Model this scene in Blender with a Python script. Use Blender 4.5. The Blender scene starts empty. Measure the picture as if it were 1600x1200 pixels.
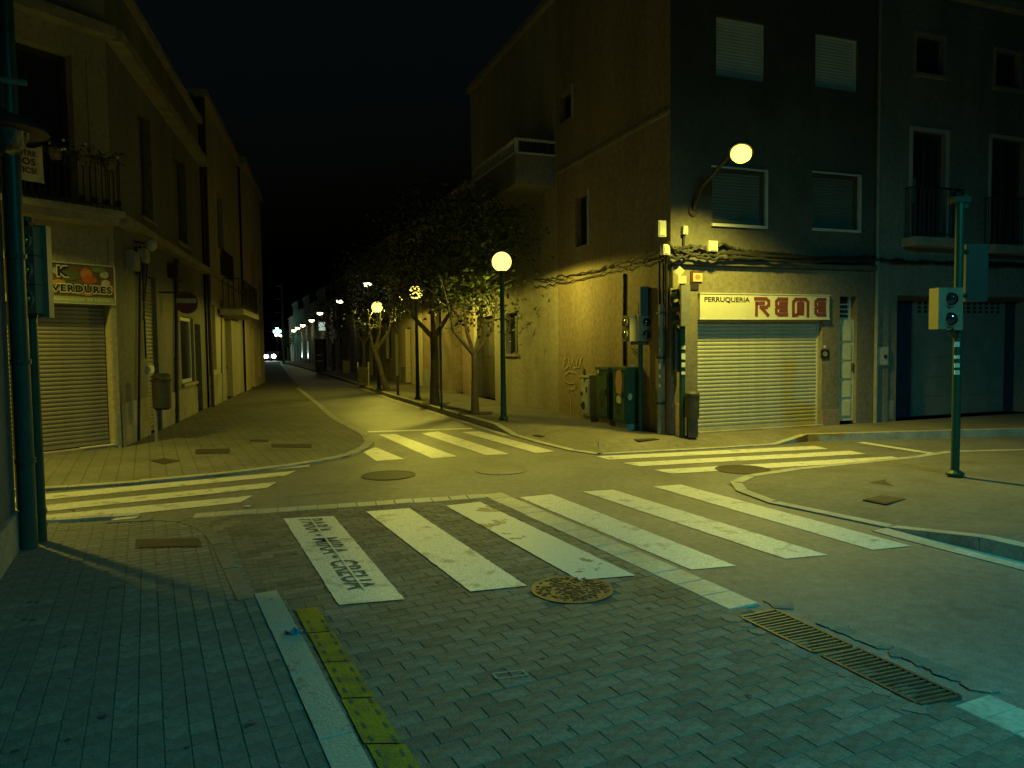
import bpy, math, random
from mathutils import Vector, Matrix, noise
import bmesh
random.seed(7)
SC = bpy.context.scene
COL = SC.collection
V = Vector
# ------------------------------------------------------------------ camera
FPX = 1140.0; CX, CY = 800.0, 600.0; CAMH = 1.7
pitch = math.atan(59/FPX); roll = math.atan(.012)
F = V((0, math.cos(pitch), -math.sin(pitch))); R0 = V((1, 0, 0)); U0 = V((0, math.sin(pitch), math.cos(pitch)))
CR = math.cos(roll)*R0 - math.sin(roll)*U0; CU = math.sin(roll)*R0 + math.cos(roll)*U0
C0 = V((0, 0, CAMH))
cam = bpy.data.cameras.new('camera'); camo = bpy.data.objects.new('camera', cam); COL.objects.link(camo)
M = Matrix((CR, CU, -F)).transposed().to_4x4(); M.translation = C0
camo.matrix_world = M
cam.sensor_width = 36; cam.lens = FPX/1600*36; cam.clip_end = 2000; cam.clip_start = .05
SC.camera = camo
SC.render.resolution_x = 1024; SC.render.resolution_y = 768
# ------------------------------------------------------------------ sky, exposure
w = bpy.data.worlds.new('World'); SC.world = w; w.use_nodes = True
nt = w.node_tree; nt.nodes.clear()
sk = nt.nodes.new('ShaderNodeTexSky'); sk.sky_type = 'NISHITA'; sk.sun_disc = False
sk.sun_elevation = math.radians(-4); sk.sun_rotation = math.radians(200)
bg = nt.nodes.new('ShaderNodeBackground'); bg.inputs[1].default_value = .17
wo = nt.nodes.new('ShaderNodeOutputWorld')
mxw = nt.nodes.new('ShaderNodeMix'); mxw.data_type = 'RGBA'; mxw.blend_type = 'MULTIPLY'; mxw.inputs[0].default_value = 1; mxw.inputs[7].default_value = (.5, 1.0, .95, 1)
nt.links.new(sk.outputs[0], mxw.inputs[6]); nt.links.new(mxw.outputs[2], bg.inputs[0]); nt.links.new(bg.outputs[0], wo.inputs[0])
SC.view_settings.view_transform = 'Standard'; SC.view_settings.look = 'None'
SC.view_settings.exposure = 0; SC.view_settings.gamma = 1; SC.view_settings.use_curve_mapping = False
SC.cycles.max_bounces = 6; SC.cycles.diffuse_bounces = 3; SC.cycles.glossy_bounces = 3
SODIUM = (1.0, .87, .10); COOL = (.10, 1.0, .95)
P_CORNER = 1500; P_LEFT = 1000; P_BACK = 1750; P_GLOBE = 250; P_FAR = 130

# ------------------------------------------------------------------ helpers
def ray(px, py): return F*FPX + CR*(px-CX) + CU*(CY-py)
def G(px, py, z=0.0):
    d = ray(px, py); t = (z-CAMH)/d.z
    p = C0 + d*t; return V((p.x, p.y, z))
def AT(px, py, Y):
    d = ray(px, py); return C0 + d*(Y/d.y)
class Fac:
    """vertical plane from ground point a (left as seen from the street) to b (right)"""
    def __init__(s, a, b):
        s.a = V((a[0], a[1], 0)); d = V((b[0]-a[0], b[1]-a[1], 0)); s.L = d.length; s.u = d.normalized()
        s.n = V((s.u.y, -s.u.x, 0))
    def p(s, u, z, d=0.0): return s.a + s.u*u + s.n*d + V((0, 0, z))
    def hit(s, px, py, d=0.0):
        r = ray(px, py); o = s.a + s.n*d; t = (o-C0).dot(s.n)/r.dot(s.n); q = C0+r*t
        return (q-s.a).dot(s.u), q.z
    def rect(s, x0, y0, x1, y1, d=0.0):
        xm, ym = (x0+x1)/2, (y0+y1)/2
        return (s.hit(x0, ym, d)[0], s.hit(x1, ym, d)[0], s.hit(xm, y1, d)[1], s.hit(xm, y0, d)[1])
class MB:
    def __init__(s): s.v = []; s.f = []
    def quad(s, *ps):
        n = len(s.v); s.v += [V(p) for p in ps]; s.f.append(tuple(range(n, n+len(ps)))); return s
    def hexa(s, b, t):
        n = len(s.v); s.v += [V(p) for p in b]+[V(p) for p in t]; k = len(b)
        s.f.append(tuple(n+i for i in reversed(range(k)))); s.f.append(tuple(n+k+i for i in range(k)))
        for i in range(k):
            j = (i+1) % k; s.f.append((n+i, n+j, n+k+j, n+k+i))
        return s
    def box(s, c, x, y, z):
        """axis aligned box, c centre, full sizes"""
        c = V(c); hx, hy, hz = x/2, y/2, z/2
        b = [c+V((sx*hx, sy*hy, -hz)) for sx, sy in ((-1, -1), (1, -1), (1, 1), (-1, 1))]
        return s.hexa(b, [q+V((0, 0, z)) for q in b])
    def fbox(s, fc, u0, u1, z0, z1, d0, d1):
        b = [fc.p(u0, z0, d1), fc.p(u1, z0, d1), fc.p(u1, z0, d0), fc.p(u0, z0, d0)]
        return s.hexa(b, [q+V((0, 0, z1-z0)) for q in b])
    def tube(s, pts, r, n=8, cap=True):
        pts = [V(p) for p in pts]; rs = r if isinstance(r, (list, tuple)) else [r]*len(pts)
        base = len(s.v); prev = None
        for i, p in enumerate(pts):
            t = (pts[min(i+1, len(pts)-1)]-pts[max(i-1, 0)]).normalized()
            a = t.orthogonal().normalized() if prev is None else (prev-t*prev.dot(t)).normalized()
            prev = a; b = t.cross(a)
            for k in range(n):
                an = 2*math.pi*k/n; s.v.append(p+(a*math.cos(an)+b*math.sin(an))*rs[i])
        for i in range(len(pts)-1):
            for k in range(n):
                k2 = (k+1) % n; o = base+i*n; s.f.append((o+k, o+k2, o+n+k2, o+n+k))
        if cap:
            s.f.append(tuple(base+k for k in reversed(range(n)))); o = base+(len(pts)-1)*n; s.f.append(tuple(o+k for k in range(n)))
        return s
    def lathe(s, c, prof, n=20, axis=V((0, 0, 1))):
        """prof list of (radius, height) along axis"""
        c = V(c); ax = V(axis).normalized(); a = ax.orthogonal().normalized(); b = ax.cross(a); base = len(s.v)
        for r, h in prof:
            for k in range(n):
                an = 2*math.pi*k/n; s.v.append(c+ax*h+(a*math.cos(an)+b*math.sin(an))*max(r, .0005))
        for i in range(len(prof)-1):
            for k in range(n):
                k2 = (k+1) % n; o = base+i*n; s.f.append((o+k, o+k2, o+n+k2, o+n+k))
        s.f.append(tuple(base+k for k in reversed(range(n)))); o = base+(len(prof)-1)*n; s.f.append(tuple(o+k for k in range(n)))
        return s
    def ball(s, c, r, n=20, m=12, sz=1.0):
        return s.lathe(c, [(r*math.sin(math.pi*i/m), -r*sz*math.cos(math.pi*i/m)) for i in range(m+1)], n)
def mesh(mb, name, org=V((0, 0, 0)), smooth=False):
    me = bpy.data.meshes.new(name); me.from_pydata([tuple(v-org) for v in mb.v], [], mb.f)
    bm = bmesh.new(); bm.from_mesh(me); bmesh.ops.recalc_face_normals(bm, faces=bm.faces)
    bm.to_mesh(me); bm.free()
    if smooth:
        for p in me.polygons: p.use_smooth = True
        me.set_sharp_from_angle(angle=math.radians(40))
    return me
def part(root, name, mb, m, label=None, kind=None, smooth=False, sub=None):
    """link mb as one mesh object; root = parent thing (or None); sub = parent part"""
    org = root.location if root else V((0, 0, 0))
    me = mesh(mb, name, org, smooth) if isinstance(mb, MB) else mb
    me.materials.clear(); me.materials.append(m)
    o = bpy.data.objects.new(name, me); COL.objects.link(o)
    if sub: o.parent = sub
    elif root: o.parent = root
    if label: o['label'] = label
    if kind: o['kind'] = kind
    return o
def thing(name, label, cat, loc=(0, 0, 0), group=None):
    o = bpy.data.objects.new(name, None); COL.objects.link(o); o.location = loc; o.empty_display_size = .1
    o['label'] = label; o['category'] = cat
    if group: o['group'] = group
    return o
def struct(name, mb, m, kind='structure'):
    o = part(None, name, mb, m); o['kind'] = kind; return o
def single(name, mb, m, label, cat, group=None, smooth=False, loc=None):
    me = mesh(mb, name, V(loc) if loc is not None else V((0, 0, 0)), smooth); me.materials.append(m)
    o = bpy.data.objects.new(name, me); COL.objects.link(o)
    if loc is not None: o.location = loc
    o['label'] = label; o['category'] = cat
    if group: o['group'] = group
    return o
def copy_tree(o, parent=None):
    c = o.copy(); COL.objects.link(c); c.parent = parent
    for ch in list(o.children): copy_tree(ch, c)
    return c
def poly_mesh(pts, z=None):
    mb = MB(); mb.quad(*[V((p[0], p[1], z if z is not None else p[2])) for p in pts])
    bm = bmesh.new(); vs = [bm.verts.new(v) for v in mb.v]; f = bm.faces.new(vs)
    if f.normal.z < 0: bmesh.ops.reverse_faces(bm, faces=[f])
    bmesh.ops.triangulate(bm, faces=bm.faces)
    bm.normal_update()
    for f in bm.faces:
        if f.normal.z < 0: f.normal_flip()
    out = MB(); out.v = [v.co.copy() for v in bm.verts]; bm.verts.index_update()
    out.f = [tuple(v.index for v in f.verts) for f in bm.faces]; bm.free(); return out
def inside(p, poly):
    x, y = p[0], p[1]; c = False; j = len(poly)-1
    for i in range(len(poly)):
        xi, yi, xj, yj = poly[i][0], poly[i][1], poly[j][0], poly[j][1]
        if (yi > y) != (yj > y) and x < (xj-xi)*(y-yi)/(yj-yi)+xi: c = not c
        j = i
    return c
def text_mb(s, mapf, n=1.0, bold=0.0, spacing=1.0):
    """text as flat mesh; mapf(x01, y01) gives the world point"""
    cu = bpy.data.curves.new('lettering', 'FONT'); cu.body = s; cu.size = 1; cu.offset = bold; cu.space_character = spacing
    cu.resolution_u = 3
    to = bpy.data.objects.new('lettering', cu); COL.objects.link(to); bpy.context.view_layer.update()
    me = bpy.data.meshes.new_from_object(to); xs = [v.co.x for v in me.vertices]; ys = [v.co.y for v in me.vertices]
    x0, x1, y0, y1 = min(xs), max(xs), min(ys), max(ys); mb = MB()
    mb.v = [V(mapf((v.co.x-x0)/(x1-x0), (v.co.y-y0)/(y1-y0))) for v in me.vertices]
    mb.f = [tuple(p.vertices) for p in me.polygons]
    bpy.data.objects.remove(to); bpy.data.curves.remove(cu); bpy.data.meshes.remove(me); return mb
def raw_part(root, name, mb, m, sub=None, kind=None):
    org = root.location if root else V((0, 0, 0))
    me = bpy.data.meshes.new(name); me.from_pydata([tuple(v-org) for v in mb.v], [], mb.f); me.materials.append(m)
    o = bpy.data.objects.new(name, me); COL.objects.link(o); o.parent = sub or root
    if kind: o['kind'] = kind
    return o

# ------------------------------------------------------------------ materials
MATS = {}
def mat(name, col, rough=.8, var=.25, scale=3.0, bump=.0, bscale=60.0, metal=0.0, emit=None, est=0, col2=None, thresh=None, spec=.5, streak=False, grit=0):
    m = bpy.data.materials.new(name); m.use_nodes = True; N = m.node_tree.nodes; L = m.node_tree.links
    b = N['Principled BSDF']; b.inputs['Roughness'].default_value = rough; b.inputs['Metallic'].default_value = metal
    b.inputs['Specular IOR Level'].default_value = spec
    tc = N.new('ShaderNodeTexCoord'); src = tc.outputs['Object']
    if streak:
        mp = N.new('ShaderNodeMapping'); mp.inputs['Scale'].default_value = (1, 1, .18); L.new(src, mp.inputs[0]); src = mp.outputs[0]
    c = (*col, 1)
    if var > 0 or col2:
        n1 = N.new('ShaderNodeTexNoise'); n1.inputs['Scale'].default_value = scale; n1.inputs['Detail'].default_value = 7
        n1.inputs['Roughness'].default_value = .65; L.new(src, n1.inputs['Vector'])
        rp = N.new('ShaderNodeValToRGB'); L.new(n1.outputs['Fac'], rp.inputs[0])
        e = rp.color_ramp.elements
        if col2:
            t = thresh or (.45, .55); e[0].position = t[0]; e[1].position = t[1]; e[0].color = (*col2, 1); e[1].color = c
        else:
            e[0].position = .3; e[1].position = .7
            e[0].color = (*[x*(1-var) for x in col], 1); e[1].color = (*[min(1, x*(1+var)) for x in col], 1)
        # second fine layer
        n2 = N.new('ShaderNodeTexNoise'); n2.inputs['Scale'].default_value = scale*14; n2.inputs['Detail'].default_value = 4; L.new(tc.outputs['Object'], n2.inputs['Vector'])
        mr = N.new('ShaderNodeMapRange'); mr.inputs['From Min'].default_value = .3; mr.inputs['From Max'].default_value = .7
        mr.inputs['To Min'].default_value = 1-var*.8; mr.inputs['To Max'].default_value = 1+var*.5; L.new(n2.outputs['Fac'], mr.inputs[0])
        mx = N.new('ShaderNodeMix'); mx.data_type = 'RGBA'; mx.blend_type = 'MULTIPLY'; mx.inputs[0].default_value = 1
        L.new(rp.outputs[0], mx.inputs[6]); L.new(mr.outputs[0], mx.inputs[7]); L.new(mx.outputs[2], b.inputs['Base Color'])
        if grit:
            n4 = N.new('ShaderNodeTexVoronoi'); n4.inputs['Scale'].default_value = grit; L.new(tc.outputs['Object'], n4.inputs['Vector'])
            m4 = N.new('ShaderNodeMapRange'); m4.inputs['To Min'].default_value = .55; m4.inputs['To Max'].default_value = 1.5; L.new(n4.outputs['Color'], m4.inputs[0])
            x4 = N.new('ShaderNodeMix'); x4.data_type = 'RGBA'; x4.blend_type = 'MULTIPLY'; x4.inputs[0].default_value = 1
            L.new(mx.outputs[2], x4.inputs[6]); L.new(m4.outputs[0], x4.inputs[7]); L.new(x4.outputs[2], b.inputs['Base Color'])
    else: b.inputs['Base Color'].default_value = c
    if bump > 0:
        n3 = N.new('ShaderNodeTexNoise'); n3.inputs['Scale'].default_value = bscale; n3.inputs['Detail'].default_value = 5; L.new(tc.outputs['Object'], n3.inputs['Vector'])
        bp = N.new('ShaderNodeBump'); bp.inputs['Strength'].default_value = bump; bp.inputs['Distance'].default_value = .01
        L.new(n3.outputs['Fac'], bp.inputs['Height']); L.new(bp.outputs[0], b.inputs['Normal'])
    if emit:
        b.inputs['Emission Color'].default_value = (*emit, 1); b.inputs['Emission Strength'].default_value = est
    MATS[name] = m; return m
def tile_mat(name, col, size, angle, joint=.006, rough=.8, var=.25, off=.0, ratio=1.0, jcol=.45):
    """small sidewalk tiles too far off to model one by one: joints as relief and grain"""
    m = mat(name, col, rough, var, 1.2, 0); N = m.node_tree.nodes; L = m.node_tree.links; b = N['Principled BSDF']
    tc = N.new('ShaderNodeTexCoord'); mp = N.new('ShaderNodeMapping'); mp.inputs['Rotation'].default_value = (0, 0, angle); L.new(tc.outputs['Object'], mp.inputs[0])
    br = N.new('ShaderNodeTexBrick'); br.offset = off; br.inputs['Scale'].default_value = 1; br.inputs['Brick Width'].default_value = size
    br.inputs['Row Height'].default_value = size*ratio; br.inputs['Mortar Size'].default_value = joint; br.inputs['Mortar Smooth'].default_value = .3
    br.inputs['Color1'].default_value = (1, 1, 1, 1); br.inputs['Color2'].default_value = (.9, .9, .9, 1); br.inputs['Mortar'].default_value = (jcol, jcol, jcol, 1)
    L.new(mp.outputs[0], br.inputs['Vector'])
    old = b.inputs['Base Color'].links[0].from_socket
    mx = N.new('ShaderNodeMix'); mx.data_type = 'RGBA'; mx.blend_type = 'MULTIPLY'; mx.inputs[0].default_value = 1
    L.new(old, mx.inputs[6]); L.new(br.outputs['Color'], mx.inputs[7]); L.new(mx.outputs[2], b.inputs['Base Color'])
    bp = N.new('ShaderNodeBump'); bp.inputs['Strength'].default_value = .5; bp.inputs['Distance'].default_value = .006; bp.invert = True
    L.new(br.outputs['Fac'], bp.inputs['Height']); L.new(bp.outputs[0], b.inputs['Normal']); return m
def leaf_mat(name, col):
    m = mat(name, col, .5, .35, 2.0, 0); return m
asphalt = mat('asphalt', (.15, .147, .142), .5, .3, .8, .6, 160, spec=.5, grit=200)
mortar = mat('joint_sand', (.10, .095, .085), .95, .3, 5)
paver_m = mat('paver_concrete', (.13, .12, .105), .62, .35, 1.6, .5, 120, grit=230)
paver_m2 = mat('paver_concrete_pale', (.165, .15, .13), .65, .35, 1.9, .5, 120, grit=230)
panot = mat('panot_cement', (.14, .135, .125), .75, .25, 1.5, .4, 120, grit=230)
slab_m = mat('edge_slab_concrete', (.42, .39, .34), .45, .28, 2.2, .4, 80)
kerb_m = mat('kerb_granite', (.34, .33, .30), .7, .3, 4, .4, 90)
kerbw_m = mat('kerb_worn_concrete', (.36, .34, .30), .5, .25, 7, .4, 70, col2=(.16, .155, .15), thresh=(.36, .44))
paint = mat('road_paint', (.62, .60, .55), .40, .18, 5, .4, 90, col2=(.30, .28, .25), thresh=(.34, .46), grit=160)
paintw = mat('road_paint_worn', (.60, .58, .52), .45, .15, 2.6, .3, 90, col2=(.15, .14, .125), thresh=(.385, .40))
yellow = mat('yellow_line_paint', (.42, .23, .012), .7, .35, 6, .4, 80, col2=(.20, .13, .03), thresh=(.36, .55))
stencil_m = mat('stencil_gap', (.11, .10, .09), .8, .3, 20)
iron = mat('cast_iron', (.06, .05, .04), .5, .4, 12, .6, 90, metal=.5)
irongold = mat('worn_iron', (.12, .105, .08), .42, .4, 14, .4, 90, metal=.5)
black = mat('painted_void', (.012, .012, .012), .9, 0)
green_post = mat('green_post_paint', (.008, .055, .035), .42, .3, 9)
green_cab = mat('green_cabinet_paint', (.022, .07, .035), .6, .35, 5)
cream_m = mat('cream_paint', (.36, .34, .26), .5, .15, 6)
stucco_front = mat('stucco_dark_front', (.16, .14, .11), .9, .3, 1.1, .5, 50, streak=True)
stucco_up = mat('stucco_upper_unlit_tone', (.085, .08, .07), .9, .25, 1.0, .5, 50)  # slightly darker band, with the missing lamp light put into its colour
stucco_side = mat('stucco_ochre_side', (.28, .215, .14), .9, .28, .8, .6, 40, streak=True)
stucco_tan = mat('stucco_tan', (.33, .29, .22), .9, .25, .8, .5, 40, streak=True)
stucco_yel = mat('stucco_yellow', (.50, .42, .28), .9, .2, .9, .5, 40, streak=True)
stucco_brown = mat('stucco_brown', (.22, .16, .12), .9, .3, .9, .5, 40)
stucco_grey = mat('stucco_grey', (.20, .19, .175), .9, .28, .9, .5, 40, streak=True)
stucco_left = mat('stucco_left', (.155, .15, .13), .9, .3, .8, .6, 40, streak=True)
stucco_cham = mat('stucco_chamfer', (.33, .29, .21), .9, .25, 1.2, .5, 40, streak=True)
stucco_pale = mat('stucco_pale', (.34, .31, .25), .9, .22, 1.0, .5, 40, streak=True)
stone_trim = mat('stone_trim', (.30, .27, .22), .85, .3, 3, .5, 60)
dado = mat('cement_dado', (.26, .25, .22), .9, .35, 2, .6, 40)
shutter_l = mat('shutter_brown', (.21, .19, .165), .55, .2, 3)
shutter_r = mat('shutter_cream', (.34, .34, .28), .5, .15, 2, streak=True)
door_cream = mat('door_cream', (.50, .48, .36), .55, .15, 4)
door_dark = mat('door_dark_wood', (.04, .035, .03), .6, .3, 4)
door_blue = mat('door_blue', (.02, .035, .07), .4, .25, 4)
garage_m = mat('garage_metal', (.19, .19, .175), .7, .2, 3)
glass = mat('window_glass_dark', (.02, .022, .025), .12, 0, spec=.8)
blind = mat('roller_blind', (.62, .64, .60), .7, .12, 6)
frame_m = mat('window_frame_pale', (.45, .46, .44), .5, .1, 6)
frame_d = mat('window_frame_dark', (.06, .055, .05), .6, .2, 6)
rail_m = mat('wrought_iron', (.02, .02, .02), .5, .3, 9)
sign_white = mat('sign_white', (.50, .48, .38), .4, .06, 2)
sign_red = mat('sign_red', (.15, .04, .035), .5, .1, 5)
sign_black = mat('sign_black', (.02, .015, .015), .5, 0)
pipe_grey = mat('pipe_grey', (.20, .21, .18), .6, .25, 8)
cable_m = mat('cable_black', (.015, .015, .015), .6, 0)
box_white = mat('plastic_box', (.40, .40, .35), .5, .15, 8)
box_grey = mat('grey_box', (.28, .29, .27), .5, .2, 8)
teal_pipe = mat('teal_pipe_paint', (.022, .07, .06), .4, .3, 8)
lens_m = mat('signal_lens', (.012, .018, .03), .08, 0, spec=1.0)
lens_glint = mat('signal_lens_painted_glint', (.40, .30, .06), .2, 0, spec=1.0, metal=.7)  # golden lamp reflection put into the lens colour
sig_body = mat('signal_housing', (.18, .17, .12), .45, .15, 10)
sig_dark = mat('signal_housing_dark', (.015, .03, .022), .5, .2, 10)
sticker_m = mat('sticker_white', (.6, .6, .55), .6, .2, 20)
bark = mat('bark', (.11, .09, .065), .85, .4, 9, .7, 40)
leaf_a = leaf_mat('leaf_green', (.045, .068, .018)); leaf_b = leaf_mat('leaf_dark', (.02, .033, .012))
soil = mat('soil', (.05, .04, .03), .95, .3, 8)
plastic_blue = mat('blue_plastic', (.03, .22, .42), .4, .2, 20)
cloth = mat('banner_cloth', (.62, .58, .42), .8, .1, 4)
def opal(name, col, est, tr):
    m = bpy.data.materials.new(name); m.use_nodes = True; N = m.node_tree.nodes; L = m.node_tree.links; N.clear()
    o = N.new('ShaderNodeOutputMaterial'); a = N.new('ShaderNodeAddShader'); t = N.new('ShaderNodeBsdfTransparent'); e = N.new('ShaderNodeEmission')
    t.inputs[0].default_value = (tr, tr, tr, 1); e.inputs[0].default_value = (*col, 1); e.inputs[1].default_value = est
    L.new(t.outputs[0], a.inputs[0]); L.new(e.outputs[0], a.inputs[1]); L.new(a.outputs[0], o.inputs[0]); return m
globe_m = opal('lit_globe', (1, .80, .13), 1.6, .85)
lamp_m = opal('lit_lamp_lens', (1, .78, .09), 2.2, .85)
led_m = mat('lit_far_lamp', (.9, .85, .6), .5, 0, emit=(1, .93, .45), est=12)
head_m = mat('lit_headlight', (.9, .9, .9), .3, 0, emit=(.85, 1, .95), est=45)
cross_m = mat('lit_green_cross', (.1, .6, .4), .3, 0, emit=(.25, 1, .72), est=16)
strip_m = mat('lit_shop_sign', (.6, .7, .7), .3, 0, emit=(.75, 1, .95), est=.5)
shop_m = mat('lit_shop_window', (.6, .7, .7), .3, 0, emit=(.5, 1, .8), est=.12)
cool_m = mat('lit_cool_lens', (.9, .9, .9), .3, 0, emit=COOL, est=10)
car_m = mat('car_paint_dark', (.03, .03, .035), .25, 0, spec=.8)
rubber = mat('rubber', (.02, .02, .02), .8, 0)

# ------------------------------------------------------------------ ground frame
ZK = .12      # raised pavement
ZL = .03      # nearly flush pavements on the left
D1 = V((-.5, 1, 0)).normalized(); D1p = V((D1.y, -D1.x, 0))       # near street direction and its right hand
D2 = V((-.373, 1, 0)).normalized(); D2p = V((D2.y, -D2.x, 0))     # far street
mb = MB(); mb.quad((-240, -80, 0), (160, -80, 0), (160, 330, 0), (-240, 330, 0)); struct('asphalt_road', mb, asphalt)

# --- left near pavement
NLC = G(27, 855, ZL)
ln_edge = [(-420, 838), (-60, 829), (70, 821), (172, 814), (257, 809), (300, 813), (330, 824), (350, 845), (368, 878), (398, 935)]
ln = [G(x, y, ZL) for x, y in ln_edge]
kdir = (G(567, 1200, ZL)-G(430, 935, ZL)).normalized(); kend = G(398, 935, ZL)+kdir*9
lnpoly = ln+[kend, kend-D1p*9, V((-22, 4, ZL))]
mb = poly_mesh([p for p in lnpoly], ZL-.0045); base_ln = struct('left_near_pavement', mb, mat('joint_cement_pale', (.15, .145, .13), .9, .3, 5))
# a panot tile: four raised pads
def pad_tile(size, z0, z1, g=.006, nx=2, ny=2, bev=.005):
    mb = MB(); s = size/nx; t = size/ny
    for i in range(nx):
        for j in range(ny):
            x0, x1, y0, y1 = i*s-size/2+g/2, (i+1)*s-size/2-g/2, j*t-size/2+g/2, (j+1)*t-size/2-g/2
            lo = [(x0, y0, z0), (x1, y0, z0), (x1, y1, z0), (x0, y1, z0)]; hi = [(x0+bev, y0+bev, z1), (x1-bev, y0+bev, z1), (x1-bev, y1-bev, z1), (x0+bev, y1-bev, z1)]
            n = len(mb.v); mb.v += [V(p) for p in lo+hi]; mb.f.append((n+4, n+5, n+6, n+7))
            for k in range(4):
                k2 = (k+1) % 4; mb.f.append((n+k, n+k2, n+4+k2, n+4+k))
    return mb
def inview(p, m=60):
    q = p-C0; dz = q.dot(F)
    if dz < .3: return False
    x = CX+FPX*q.dot(CR)/dz; y = CY-FPX*q.dot(CU)/dz
    return -m < x < 1600+m and -m < y < 1200+m
def lay(root, name, tile, mats, poly, e1, e2, s1, s2, z, stagger, jit, limit=300, skip=None):
    cand = []; org = V((0, 3, 0))
    for j in range(-110, 110):
        for i in range(-110, 110):
            c = org+e1*((i+(stagger*(j % 2)))*s1)+e2*(j*s2)
            if c.y > 9.5 or c.length > 14 or not inside(c, poly): continue
            c.z = z
            if not inview(c) or (skip and skip(c)): continue
            cand.append(c)
    cand.sort(key=lambda c: (c-C0).length)
    mes = [mesh(tile, name) for _ in mats]
    for me, m in zip(mes, mats): me.materials.append(m)
    rot = Matrix((e1, e2, V((0, 0, 1)))).transposed().to_3x3(); rest = [MB() for _ in mats]
    for k, c in enumerate(cand):
        dz = random.uniform(-jit, jit); tx, ty = random.uniform(-jit, jit)*3, random.uniform(-jit, jit)*3
        w_ = random.choices(range(len(mats)), [3]+[1]*(len(mats)-1))[0]
        r3 = rot @ Matrix.Rotation(tx, 3, 'X') @ Matrix.Rotation(ty, 3, 'Y')
        if k < limit:
            o = bpy.data.objects.new(name, mes[w_]); COL.objects.link(o); mw = r3.to_4x4(); mw.translation = c+V((0, 0, dz)); o.matrix_world = mw; o.parent = root
        else:
            mbr = rest[w_]; n = len(mbr.v); mbr.v += [r3 @ v+c+V((0, 0, dz)) for v in tile.v]; mbr.f += [tuple(a+n for a in f) for f in tile.f]
    for mbr, m in zip(rest, mats):
        if mbr.v: raw_part(root, name+'s_beyond', mbr, m, kind='stuff')
bpy.context.view_layer.update()
lay(base_ln, 'pavement_tile', pad_tile(.205, -.010, 0, .005, bev=.003), [panot, mat('panot_cement_pale', (.17, .165, .15), .75, .3, 1.5, .4, 120, grit=230)], lnpoly, D1p, D1, .205, .205, ZL, 0, .0012)
# --- block paved carriageway
bp_poly = [G(240, 815), G(768, 777), G(1166, 952), G(1250, 993), G(1600, 1158), G(2100, 1400), kend, G(398, 935), G(350, 845)]
bp_poly = [V((p.x, p.y, 0)) for p in bp_poly]
base_bp = struct('block_paved_street', poly_mesh(bp_poly, .0105), mortar)
def chamf_box(x, y, z0, z1, b=.005, g=.004):
    x0, y0 = x/2-g, y/2-g; mb = MB(); lo = [(-x0, -y0, z0), (x0, -y0, z0), (x0, y0, z0), (-x0, y0, z0)]
    mid = [(p[0], p[1], z1-b) for p in lo]; hi = [(p[0]*(1-b/x0), p[1]*(1-b/y0), z1) for p in lo]
    mb.v = [V(p) for p in lo+mid+hi]; mb.f = [(8, 9, 10, 11)]
    for k in range(4):
        k2 = (k+1) % 4; mb.f += [(k, k2, 4+k2, 4+k), (4+k, 4+k2, 8+k2, 8+k)]
    return mb
MHC = G(894, 924)
gr_a, gr_b = G(1157, 962), G(1500, 1098)
GR1 = [G(*p) for p in ((1157, 963), (1212, 952), (1330, 1007), (1270, 1018))]; GR2 = [G(*p) for p in ((1285, 1024), (1342, 1012), (1500, 1086), (1436, 1099))]
def skip_bp(c): return (V((c.x, c.y, 0))-MHC).length < .30 or inside(c, GR1) or inside(c, GR2)
lay(base_bp, 'paver', chamf_box(.185, .108, -.008, 0, .003, .0014), [paver_m, paver_m2, mat('paver_concrete_dark', (.10, .095, .085), .65, .35, 1.6, .5, 120, grit=230)], bp_poly, D1p, D1, .185, .108, 0.014, .5, .0014, skip=skip_bp)

# --- rows of slabs between the two surfaces, each slab its own piece
def slab_row(root, name, P, Q, w0, n, z0, z1, m, side=1, gap=.006, jit=.004, lens=None):
    """slabs from P to Q (ground points), width w0 towards side (+1 = right hand)"""
    P = V((P.x, P.y, 0)); Q = V((Q.x, Q.y, 0)); d = (Q-P); L = d.length; d.normalize(); s = V((d.y, -d.x, 0))*side
    for i in range(n):
        a = P+d*(L*i/n+gap/2); b = P+d*(L*(i+1)/n-gap/2); j = random.uniform(-jit, jit); zz = z1+random.uniform(-.002, .002)
        bev = .006; bb = [a+s*j, b+s*j, b+s*(w0+j), a+s*(w0+j)]
        cen = sum(bb, V((0, 0, 0)))/4
        lo = [V((p.x, p.y, z0)) for p in bb]; mid = [V((p.x, p.y, zz-.005)) for p in bb]; hi = [V((p.x, p.y, zz)) + V(((cen-p).x, (cen-p).y, 0)).normalized()*bev for p in bb]
        mb = MB(); mb.v = lo+mid+hi; mb.f = [(8, 9, 10, 11)]
        for k in range(4):
            k2 = (k+1) % 4; mb.f += [(k, k2, 4+k2, 4+k), (4+k, 4+k2, 8+k2, 8+k)]
        part(root, name, mb, m)
slab_row(base_bp, 'edge_slab', G(300, 812), G(762, 780), .22, 15, 0, .019, slab_m, side=-1)
slab_row(base_bp, 'edge_slab', G(752, 775), G(1140, 956), .25, 15, 0, .019, slab_m, side=-1)
slab_row(base_bp, 'edge_slab', G(1490, 1108), G(1900, 1300), .25, 7, 0, .019, slab_m, side=-1)
slab_row(base_ln, 'kerb_slab', G(398, 935), G(398, 935)+kdir*4.2, .15, 6, 0, ZL+.008, kerbw_m, side=-1)
slab_row(base_ln, 'edge_slab', G(-60, 827), G(215, 810), .12, 6, 0, ZL+.006, slab_m, side=-1)
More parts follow.
